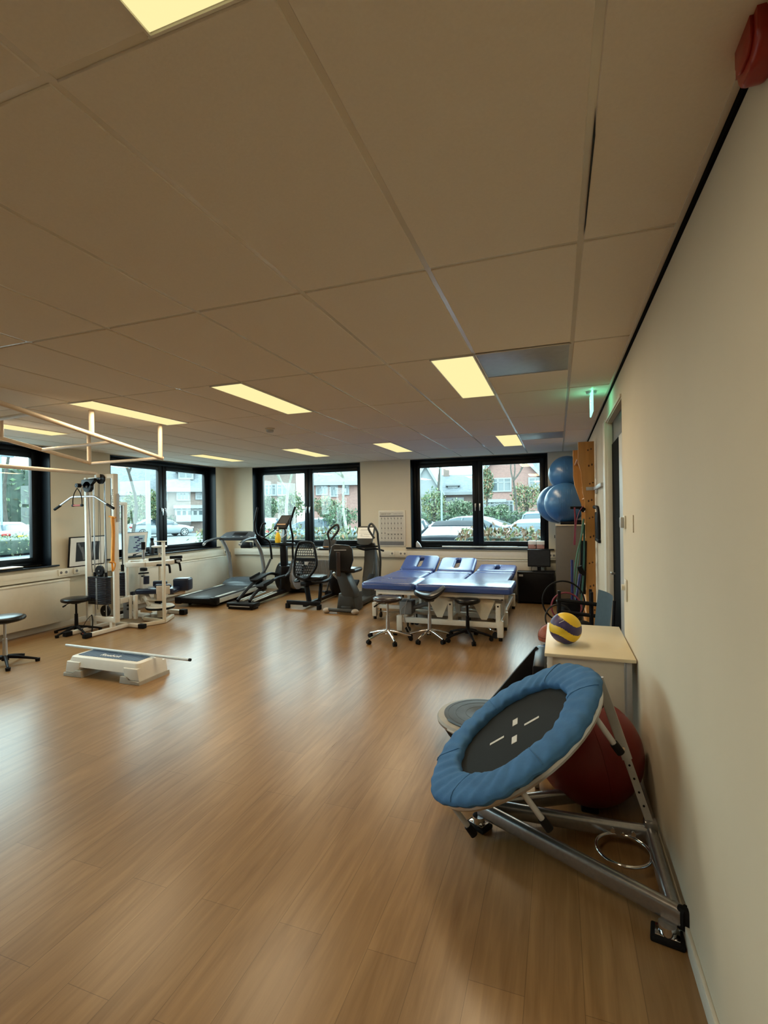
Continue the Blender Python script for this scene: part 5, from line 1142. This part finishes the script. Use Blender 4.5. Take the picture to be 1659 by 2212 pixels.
m = MB(); m.prism([(-.05, 0), (.06, 0), (.02, .07), (-.03, .12), (-.05, .09)], .06, TM((0, 0, 0), (PI/2, 0, 0)), bev=.012); one('door_wedge', m, 'light_grey', 'grey wedge shaped object on the sill at the window left end', 'wedge', (-3.02, YB+.03, .932))
# ================= OUTSIDE =================
GZ = -.10
P('asphalt', (.115, .13, .14), .8, var=.15, scale=3); P('paving', (.30, .32, .33), .8, var=.1, scale=4); P('verge', (.05, .07, .03), .9, var=.3, scale=6)
m = MB(); m.bx(-90, 60, YB+.9, 110, GZ-.3, GZ); m.bx(-90, XL-.9, -30, YB+.9, GZ-.3, GZ)
struct('ground', m, 'asphalt', 'grey asphalt parking ground outside the windows')
m = MB(); m.bx(XL-4.2, XL-1.2, -10, 20, GZ, GZ+.02); struct('pavement', m, 'paving', 'pale paving strip outside the left windows')
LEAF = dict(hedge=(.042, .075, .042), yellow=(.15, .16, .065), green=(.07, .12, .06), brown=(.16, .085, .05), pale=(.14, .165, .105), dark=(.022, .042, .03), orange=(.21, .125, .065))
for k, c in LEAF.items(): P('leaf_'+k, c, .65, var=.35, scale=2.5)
P('bark', (.055, .05, .042), .9, var=.25, scale=8); P('bark_pale', (.20, .21, .17), .9, var=.3, scale=8)
def foliage(name, label, cat, c, size, mats, n, leaf=.10, seed=1, box=False, trunk=True, group=None):
    rnd = random.Random(seed); c = Vector(c); t = wthing(name, label, cat, (c.x, c.y, GZ), 0, group)
    m = MB(); sx, sy, sz = [s/2 for s in size]
    for i in range(n):
        if box:
            f = rnd.choice((0, 0, 1, 2, 3)); a, b = rnd.uniform(-1, 1), rnd.uniform(-1, 1)
            p = {0: (a, -1, b), 1: (a, 1, b), 2: (a, b, 1), 3: (rnd.choice((-1, 1)), a, b)}[f]
            q = Vector((p[0]*sx, p[1]*sy, p[2]*sz))+Vector([rnd.gauss(0, .07) for _ in range(3)])
        else:
            d = Vector([rnd.gauss(0, 1) for _ in range(3)]).normalized(); r = rnd.uniform(.55, 1)*(1+.16*math.sin(5*d.x+seed)+.13*math.sin(7*d.z+4*d.y+seed*2))
            q = Vector((d.x*sx*r, d.y*sy*r, d.z*sz*r))
        F = Euler((rnd.uniform(0, 6.3), rnd.uniform(0, 6.3), rnd.uniform(0, 6.3))).to_matrix(); s = leaf*rnd.uniform(.6, 1.4)
        P0 = c+q; k = len(m.bm.verts)
        vs = [m.bm.verts.new(P0+F @ Vector(w)*s) for w in ((-1, 0, 0), (0, -.5, .1), (1, 0, 0), (0, .5, .1))]
        fc = m.bm.faces.new(vs); fc.material_index = rnd.randrange(len(mats))
    m.build('foliage', ['leaf_'+x for x in mats], t, sharp=0)
    m = MB()
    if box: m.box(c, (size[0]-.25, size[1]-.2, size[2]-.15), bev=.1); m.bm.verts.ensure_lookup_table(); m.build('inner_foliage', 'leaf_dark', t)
    elif trunk:
        for k in range(4): a = 1.6*k; m.tube([(c.x, c.y, GZ), (c.x+.15*sx*math.cos(a), c.y+.15*sy*math.sin(a), c.z-.2*sz), (c.x+.5*sx*math.cos(a), c.y+.5*sy*math.sin(a), c.z+.5*sz)], .05, 6, sm=3)
        m.build('stem', 'bark', t)
    return t
def bare_tree(label, base, h, seed, lean=(0, 0), spread=.55, mat='bark', r0=.11, depth=5, first=.45, group='bare trees outside'):
    rnd = random.Random(seed); b = Vector((base[0], base[1], GZ)); t = wthing('bare_tree', label, 'tree', b, 0, group)
    tk = MB(); br = MB()
    def grow(m, p, d, L, r, k):
        e = p+d*L; mid = p.lerp(e, .5)+Vector([rnd.gauss(0, .04*L) for _ in range(3)])
        m.tube([p, mid, e], r, 6 if k < 3 else 4, sm=3 if k < 3 else 0, rfun=lambda t_: r*(1-.35*t_))
        if k >= depth: return
        for i in range(3 if k < 3 else 2+(rnd.random() < .5)):
            a = rnd.uniform(0, 2*PI); tilt = rnd.uniform(.25, spread+.25)
            nd = (frame_to(d) @ Vector((math.sin(tilt)*math.cos(a), math.sin(tilt)*math.sin(a), math.cos(tilt)))).normalized(); nd.z += .12; nd.normalize()
            grow(br, p.lerp(e, rnd.uniform(.65, 1)) if k else e, nd, L*rnd.uniform(.6, .85) if k else h*.22*rnd.uniform(.8, 1.2), r*.62, k+1)
    grow(tk, b, Vector((lean[0], lean[1], 1)).normalized(), h*first, r0, 0)
    tk.build('trunk', mat, t); br.build('branches', mat, t); return t
# --- cars
P('car_white', (.22, .26, .28), .3, var=.02); P('car_black', (.012, .016, .022), .6, var=.1, spec=.05); P('car_silver', (.13, .16, .18), .35); P('car_blue', (.10, .15, .19), .3)
P('car_red', (.42, .02, .03), .2, coat=.6); P('car_glass', (.04, .06, .075), .15, var=.1, spec=.4); P('tyre', (.012, .012, .012), .7); P('wheel_rim', (.35, .37, .38), .3, metal=.6); P('tail_red', (.25, .01, .01), .2); P('plate_yellow', (.65, .48, .03), .4)
def car(label, loc, rz, col, suv=False, L=4.75, Wd=1.86, H=1.44, group='parked cars'):
    # local: +x is the front, origin at the centre on the ground
    t = thing('car', label, 'car', loc, rz, group); h = L/2
    if suv: low = [(-h, .45), (-h+.02, .95), (-h+.12, 1.02), (h-1.35, 1.05), (h-.35, .92), (h-.03, .75), (h, .40)]; top = [(-h+.10, 1.0), (-h+.42, H-.08), (-h+.9, H), (.2, H), (.55, H-.08), (h-1.3, 1.03)]
    else: low = [(-h, .42), (-h+.03, .92), (-h+.25, 1.02), (h-1.5, .97), (h-.5, .83), (h-.05, .62), (h, .38)]; top = [(-h+.35, 1.0), (-h+1.15, H-.13), (-h+1.75, H), (.1, H), (.6, H-.10), (h-1.35, .96)]
    def zt(pts, x):
        if x <= pts[0][0]: return pts[0][1]
        for (a, b), (c, d) in zip(pts, pts[1:]):
            if a <= x <= c: u = (x-a)/(c-a); return b+(d-b)*u
        return pts[-1][1]
    m = MB(); rings = []
    for i in range(33):
        x = -h+L*i/32; e = min(1, (h-abs(x))/.35+.0); w = Wd/2*(.80+.20*math.sqrt(max(e, 0))); z1 = zt(low, x); z0 = .22+.16*(1-min(1, e*1.2))
        rings.append([Vector((x, y*w, z)) for y, z in ((0, z0), (-.85, z0), (-1, z0+.10), (-1.0, .60*z1+.4*z0), (-.97, z1-.10), (-.86, z1-.01), (-.5, z1+.015), (0, z1+.025), (.5, z1+.015), (.86, z1-.01), (.97, z1-.10), (1.0, .60*z1+.4*z0), (1, z0+.10), (.85, z0))])
    m.ring_loft(rings); m.build('car_body', col, t, sharp=55)
    m = MB(); rings = []; x0, x1 = top[0][0], top[-1][0]
    for i in range(25):
        x = x0+(x1-x0)*i/24; z1 = zt(top, x); zb = .93; w = Wd/2*.93; k = min(1, max(0, (z1-zb)/.5)); wt = w*(1-.20*k)
        rings.append([Vector((x, y, z)) for y, z in ((0, zb), (-w, zb), (-(w+wt)/2, (zb+z1)/2), (-wt, z1-.04), (-wt*.85, z1), (0, z1+.01), (wt*.85, z1), (wt, z1-.04), ((w+wt)/2, (zb+z1)/2), (w, zb))])
    m.ring_loft(rings); m.build('car_windows', 'car_glass', t, sharp=50)
    m = MB(); rings = []
    ra, rb = (top[1][0]+.02, top[-2][0]+.02)
    for i in range(9):
        x = ra+(rb-ra)*i/8; z1 = zt(top, x)+.012; wt = Wd/2*.93*.81
        rings.append([Vector((x, y, z)) for y, z in ((-wt, z1-.06), (-wt*.86, z1), (0, z1+.015), (wt*.86, z1), (wt, z1-.06), (0, z1-.03))])
    m.ring_loft(rings)
    m.build('car_roof', col, t, sharp=50)
    m = MB()
    for s in (-1, 1):
        for (xa, za, xb, zb2) in ((x0, .98, ra, zt(top, ra)-.03), (rb, zt(top, rb)-.03, x1, .95), (-.1, .98, -.12, H-.04)): m.bar((xa, s*Wd/2*.93, za), (xb, s*Wd/2*.93*.82, zb2), .05, .05)
    m.build('window_pillar', col, t)
    for fx in (-h+.85, h-.88):
        for s in (-1, 1):
            m = MB(); m.cyl((fx, s*(Wd/2-.20), .33), (fx, s*(Wd/2+.005), .33), .335, n=28); w = m.build('wheel', 'tyre', t)
            m = MB(); m.cyl((fx, s*(Wd/2), .33), (fx, s*(Wd/2+.012), .33), .07, n=14)
            for k in range(7): a = 2*PI*k/7; m.bar((fx+.05*math.cos(a), s*(Wd/2+.008), .33+.05*math.sin(a)), (fx+.24*math.cos(a), s*(Wd/2+.008), .33+.24*math.sin(a)), .05, .012, up=(0, 1, 0))
            m.torus((fx, s*(Wd/2+.004), .33), .24, .018, axis=(0, 1, 0), n=28, m=6); m.build('wheel_rim', 'wheel_rim', w)
    for s in (-1, 1):
        m = MB(); m.box((-h+.06, s*(Wd/2-.26), .82), (.10, .40, .13), bev=.03); m.build('tail_light', 'tail_red' if col != 'car_black' else 'car_silver', t)
        m = MB(); m.box((h-.16, s*(Wd/2-.24), .66), (.18, .34, .12), bev=.03); m.build('head_light', 'light_grey', t)
        m = MB(); m.box((.75, s*(Wd/2+.10), 1.02), (.12, .20, .13), bev=.04); m.build('side_mirror', col, t)
    m = MB(); m.box((-h-.005, 0, .72), (.012, .52, .11), bev=.004); m.build('number_plate', 'plate_yellow', t)
    return t
def gl(u, v): # ground point seen at (u, v)
    d = _f+_r*((u-829.5)/1061.9)+_u*((1106-v)/1061.9); o = Vector((-.442, 0, 1.645)); return o+d*((GZ-o.z)/d.z)
def gp(u, d): p = at(u, 1100, d); return (p.x, p.y, GZ)
HP = PI/2
car('black saloon seen from behind, behind the right back window mullion', gp(993, 15.8), HP+.0, 'car_black', H=1.40, Wd=1.97)
car('silver car at the left edge of the right back window', gp(872, 16.8), HP, 'car_silver', suv=True, H=1.47)
car('pale grey car roof visible behind the black saloon', gp(1008, 23.5), HP+1.3, 'car_silver')
car('white estate car seen from behind at the right of the right back window', gp(1166, 16.5), HP, 'car_white', suv=True, H=1.40)
car('pale blue car higher behind the white estate car', gp(1172, 22.5), HP, 'car_blue', suv=True, H=1.62)
car('blue grey car behind the left back window, left pane', gp(572, 27), HP+.3, 'car_blue', H=1.46)
car('pale blue car behind the left back window, right pane', gp(706, 24), HP-1.2, 'car_blue')
wc = gl(345, 1159); car('white saloon in side view behind the cable machine window', (wc.x, wc.y, GZ), 1.16, 'car_white', L=4.95, H=1.42)
car('red car at the far left edge behind the left window', gp(-35, 42), 1.9, 'car_red')
car('pale car bonnet behind the hedge in the leftmost window', gp(6, 27), 2.9, 'car_white')
# --- hedges and bushes
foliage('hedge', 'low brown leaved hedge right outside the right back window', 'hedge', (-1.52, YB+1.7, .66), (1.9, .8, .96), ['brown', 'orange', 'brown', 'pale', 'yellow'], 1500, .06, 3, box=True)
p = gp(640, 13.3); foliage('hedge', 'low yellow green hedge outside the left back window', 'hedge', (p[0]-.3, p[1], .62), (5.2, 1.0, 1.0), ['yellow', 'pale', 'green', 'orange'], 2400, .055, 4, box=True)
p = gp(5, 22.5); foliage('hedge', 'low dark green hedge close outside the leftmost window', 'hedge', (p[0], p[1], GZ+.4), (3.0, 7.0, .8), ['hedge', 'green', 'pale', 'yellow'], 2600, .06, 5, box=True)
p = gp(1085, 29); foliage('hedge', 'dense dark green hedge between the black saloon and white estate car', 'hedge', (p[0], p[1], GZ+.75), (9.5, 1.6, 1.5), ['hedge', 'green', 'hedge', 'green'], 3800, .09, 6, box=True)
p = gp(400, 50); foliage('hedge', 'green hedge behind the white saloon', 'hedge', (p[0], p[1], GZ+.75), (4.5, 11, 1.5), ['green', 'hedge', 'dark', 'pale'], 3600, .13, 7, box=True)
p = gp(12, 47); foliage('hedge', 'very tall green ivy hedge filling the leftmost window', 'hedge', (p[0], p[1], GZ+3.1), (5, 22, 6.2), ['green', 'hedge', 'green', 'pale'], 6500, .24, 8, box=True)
for i, (u0, u1, v0, v1, d, mats, lb) in enumerate((
        (905, 967, 1060, 1116, 27, ['yellow', 'green', 'pale'], 'yellow green bush at the left of the right back window'),
        (962, 1024, 1080, 1116, 30, ['pale', 'green', 'hedge'], 'pale green bush below the dormer window, right back window'),
        (1040, 1063, 1010, 1080, 46, ['green', 'pale', 'orange'], 'green creeper at the left edge of the brick gable house'),
        (1106, 1168, 1046, 1100, 34, ['orange', 'yellow', 'green', 'pale'], 'autumn coloured bush right of the gable house window'),
        (1044, 1100, 1092, 1122, 29, ['hedge', 'green', 'pale'], 'round green bush below the bay window'),
        (596, 662, 1066, 1116, 32, ['yellow', 'green', 'pale'], 'yellow green bush under the bare tree'),
        (560, 600, 1076, 1120, 30, ['hedge', 'green', 'pale'], 'green bush left of the bare tree'),
        (690, 776, 1092, 1140, 23, ['green', 'hedge', 'green'], 'bright green bush at the right of the left back window'),
        (672, 740, 1076, 1112, 33, ['pale', 'orange', 'green'], 'pale bush behind the blue car'),
        (262, 316, 1068, 1124, 36, ['pale', 'yellow', 'green'], 'pale bush behind the cable machine window lamp post'),
        (324, 352, 1060, 1122, 38, ['yellow', 'green'], 'yellow bush right beside the pale lamp post'))):
    p = at((u0+u1)/2, (v0+v1)/2, d); q = d/1061.9; foliage('bush', lb, 'bush', p, ((u1-u0)*q*1.1, (u1-u0)*q*.8, (v1-v0)*q*1.1), mats, 1300, .0026*d, 20+i, group='bushes outside')
p = gp(622, 29); bare_tree('bare tree with forking crown behind the left back window', p, 7.5, 11, r0=.13, mat='bark_pale', first=.40)
p = gp(762, 20); bare_tree('thin leaning bare tree at right edge of the left back window', p, 7.0, 5, lean=(-.12, 0), r0=.07, mat='bark_pale')
p = gp(280, 27); bare_tree('slim bare tree behind the cable machine window', p, 9, 8, lean=(.05, -.05), r0=.10)
p = gp(952, 36); bare_tree('distant bare tree against the sky in the right back window', p, 11, 9, r0=.12)
p = gp(1110, 32); bare_tree('bare tree in front of the brick gable house', p, 8, 14, r0=.09)
p = gp(20, 30); bare_tree('bare tree above the tall ivy hedge', p, 12, 17, r0=.13)
# --- posts
P('post_pale', (.17, .23, .26), .5)
def lamppost(label, u, d, r, h):
    p = gp(u, d); t = thing('lamp_post', label, 'lamp post', p, 0); m = MB(); m.cyl((0, 0, 0), (0, 0, h), r, r*.7, n=14); m.build('pole', 'post_pale', t)
    m = MB(); m.cyl((0, 0, 0), (0, 0, .5), r*1.5, n=14); m.build('base', 'post_pale', t)
    m = MB(); m.box((0, .3, h), (.2, .7, .12), bev=.04); m.build('lamp_head', 'post_pale', t)
lamppost('thick pale blue lamp post behind the cable machine window', 320, 14.5, .075, 6); lamppost('thin pole behind the right back window', 954, 22, .045, 7); lamppost('pale pole behind the leftmost window', 3, 26, .06, 5)
# --- houses
def brickm(name, c1, c2, mo):
    m, n, out = new_mat(name); p = n.nodes.new('ShaderNodeBsdfPrincipled'); n.links.new(p.outputs[0], out.inputs[0]); p.inputs['Roughness'].default_value = .85
    tc = n.nodes.new('ShaderNodeTexCoord'); mp = n.nodes.new('ShaderNodeMapping'); mp.inputs['Rotation'].default_value = (PI/2, 0, 0)
    b = n.nodes.new('ShaderNodeTexBrick'); b.inputs['Scale'].default_value = 3.0; b.inputs['Color1'].default_value = (*c1, 1); b.inputs['Color2'].default_value = (*c2, 1); b.inputs['Mortar'].default_value = (*mo, 1); b.inputs['Mortar Size'].default_value = .03
    n.links.new(tc.outputs['Object'], mp.inputs[0]); n.links.new(mp.outputs[0], b.inputs['Vector']); n.links.new(b.outputs['Color'], p.inputs['Base Color']); MT[name] = m
brickm('brick_red', (.20, .085, .07), (.26, .12, .10), (.24, .2, .18)); brickm('brick_brown', (.15, .10, .085), (.20, .14, .12), (.2, .18, .16))
brickm('roof_slate', (.11, .13, .145), (.17, .19, .21), (.07, .08, .09)); brickm('roof_brown', (.10, .085, .08), (.15, .12, .11), (.05, .05, .05))
P('house_white', (.22, .24, .25), .6); P('house_glass', (.05, .075, .085), .1, spec=.9)
def house(label, uc, d, wm, ew, e_v, r_v, brick, roof, gable, wins, dorm=(), rz=None, dep=8, extra=None, group='houses across the street'):
    # wm: px extent (u0, u1); e_v, r_v: image rows of eaves and ridge; gable: True if the gable faces the room
    c = at(uc, 1100, d); s = d/1061.9; hz = 1106+(829.5-uc)*.0145; yaw = math.atan2((uc-829.5), 1061.9)
    rot = math.atan2(_r.y, _r.x)-yaw if rz is None else rz
    t = thing('house', label, 'house', (c.x, c.y, GZ), rot, group)
    X = lambda u: (u-uc)*s; Zz = lambda v: 1.645+(hz-v)*s-GZ
    x0, x1 = X(wm[0]), X(wm[1]); ez, rzz = Zz(e_v), Zz(r_v)
    m = MB(); 
    if gable: out = [(x0, 0), (x1, 0), (x1, ez), ((x0+x1)/2, rzz), (x0, ez)]; m.prism(out, dep, Matrix(((1, 0, 0, 0), (0, 0, -1, dep/2), (0, 1, 0, 0), (0, 0, 0, 1))))
    else: m.bx(x0, x1, 0, dep, 0, ez)
    m.build('house_wall', brick, t)
    m = MB()
    if gable:
        xc = (x0+x1)/2
        for a, b in (((x0-.5, ez-.55*(rzz-ez)/((x1-x0)/2)*.9), (xc, rzz+.12)), ((x1+.5, ez-.55*(rzz-ez)/((x1-x0)/2)*.9), (xc, rzz+.12))):
            m.prism([a, b, (b[0], b[1]+.22), (a[0], a[1]+.22)], dep+.7, Matrix(((1, 0, 0, 0), (0, 0, -1, dep/2-.1), (0, 1, 0, 0), (0, 0, 0, 1))))
    else:
        m.prism([(-.5, ez-.1), (dep/2, rzz), (dep+.5, ez-.1), (dep/2, rzz-.25)], x1-x0+.6, Matrix(((0, 0, 1, (x0+x1)/2), (1, 0, 0, 0), (0, 1, 0, 0), (0, 0, 0, 1))))
    m.build('roof', roof, t)
    m = MB()
    if gable:
        for sx in (-1, 1):
            a = ((x0-.55) if sx < 0 else (x1+.55), ez-.55*(rzz-ez)/((x1-x0)/2)); m.bar((a[0], -.42, a[1]), ((x0+x1)/2, -.42, rzz+.15), .30, .1, up=(0, 1, 0))
        m.build('barge_board', 'house_white', t)
    else: m.bx(x0-.35, x1+.35, -.65, -.45, ez-.28, ez+.08); m.build('gutter', 'house_white', t)
    for (u0, u1, v0, v1, n_) in wins:
        a, b, za, zb_ = X(u0), X(u1), Zz(v1), Zz(v0); f = .13
        m = MB(); m.bx(a-f, a, -.12, .02, za-f, zb_+f); m.bx(b, b+f, -.12, .02, za-f, zb_+f); m.bx(a, b, -.12, .02, zb_, zb_+f); m.bx(a, b, -.14, .02, za-f, za)
        for k in range(1, n_): x = a+(b-a)*k/n_; m.bx(x-f*.45, x+f*.45, -.1, .02, za, zb_)
        m.bx(a, b, -.1, .02, za+(zb_-za)*.68, za+(zb_-za)*.68+.09); w = m.build('window', 'house_white', t)
        m = MB(); m.bx(a, b, -.03, -.01, za, zb_); m.build('window_glass', 'house_glass', w)
    for (u0, u1, v0, v1) in dorm:
        a, b, za, zb_ = X(u0), X(u1), Zz(v1), Zz(v0)
        m = MB(); m.bx(a, b, .8, 3.5, za, zb_); m.bx(a-.25, b+.25, .6, 3.5, zb_, zb_+.2); dm = m.build('dormer', 'house_white', t)
        m = MB()
        for k in range(2): q0 = a+(b-a)*(.12+.45*k); m.bx(q0, q0+(b-a)*.30, .76, .8, za+.25, zb_-.15)
        m.build('dormer_glass', 'house_glass', dm)
    m = MB(); cx = x0+(x1-x0)*.2; m.bx(cx-.4, cx+.4, dep/2-.4, dep/2+.4, rzz-.8, rzz+.9); m.build('chimney', brick, t)
    if extra: extra(t, X, Zz)
    return t
def bay(u0, u1, v0, v1):
    def f(t, X, Zz):
        a, b, za, zb_ = X(u0), X(u1), Zz(v1), Zz(v0)
        m = MB(); m.bx(a, b, -1.0, 0, za-.6, za); bw = m.build('bay_base', 'house_white', t)
        m = MB(); m.bx(a-.2, b+.2, -1.2, 0, zb_, zb_+.3)
        for k in range(6): x = a+(b-a)*k/5; m.bx(x-.09, x+.09, -1.0, -.85, za, zb_)
        m.bx(a, b, -1.0, -.9, za+(zb_-za)*.65, za+(zb_-za)*.65+.1); m.build('bay_window', 'house_white', t)
        m = MB(); m.bx(a, b, -.93, -.9, za, zb_); m.build('bay_glass', 'house_glass', t)
    return f
house('red brick gable house with white windows, right pane of right back window', 1100, 52, (1042, 1158), None, 1022, 962, 'brick_red', 'roof_slate', True, ((1064, 1103, 1036, 1061, 3), (1143, 1166, 1037, 1060, 2), (1093, 1107, 1085, 1106, 2)), extra=bay(1040, 1090, 1086, 1104))
house('slate roofed house at the right edge of the right back window', 1176, 56, (1125, 1240), None, 1032, 975, 'brick_brown', 'roof_slate', False, ((1140, 1165, 1038, 1058, 2),))
house('slate roofed house with small white dormer, left pane of right back window', 985, 62, (950, 1022), None, 1066, 1022, 'brick_brown', 'roof_slate', False, ((965, 1000, 1078, 1092, 3),), dorm=((968, 990, 1050, 1064),))
house('steep roofed pale gabled house at the left edge of the right back window', 922, 60, (890, 950), None, 1056, 1006, 'house_white', 'roof_slate', True, ((915, 930, 1070, 1084, 2),))
house('brown brick house with white windows, left pane of left back window', 570, 50, (520, 640), None, 1008, 960, 'brick_brown', 'roof_brown', False, ((574, 594, 1050, 1070, 3), (600, 618, 1050, 1070, 2), (574, 600, 1084, 1100, 3)))
house('brick house with long white eaves, right pane of left back window', 735, 50, (676, 800), None, 1044, 1012, 'brick_red', 'roof_slate', False, ((686, 706, 1050, 1068, 3), (716, 728, 1052, 1072, 2), (742, 752, 1050, 1068, 2)))
house('brown brick house with dormer and bay window, right pane of cable machine window', 400, 46, (354, 470), None, 1058, 985, 'brick_brown', 'roof_slate', False, ((386, 406, 1066, 1080, 3), (354, 362, 1064, 1080, 1), (424, 432, 1066, 1078, 1)), dorm=((387, 418, 1018, 1036),), extra=bay(382, 436, 1100, 1114))
house('slate roofed house left of the lamp post behind the cable machine window', 275, 48, (215, 345), None, 1066, 990, 'brick_brown', 'roof_slate', False, ((255, 275, 1074, 1092, 2),))
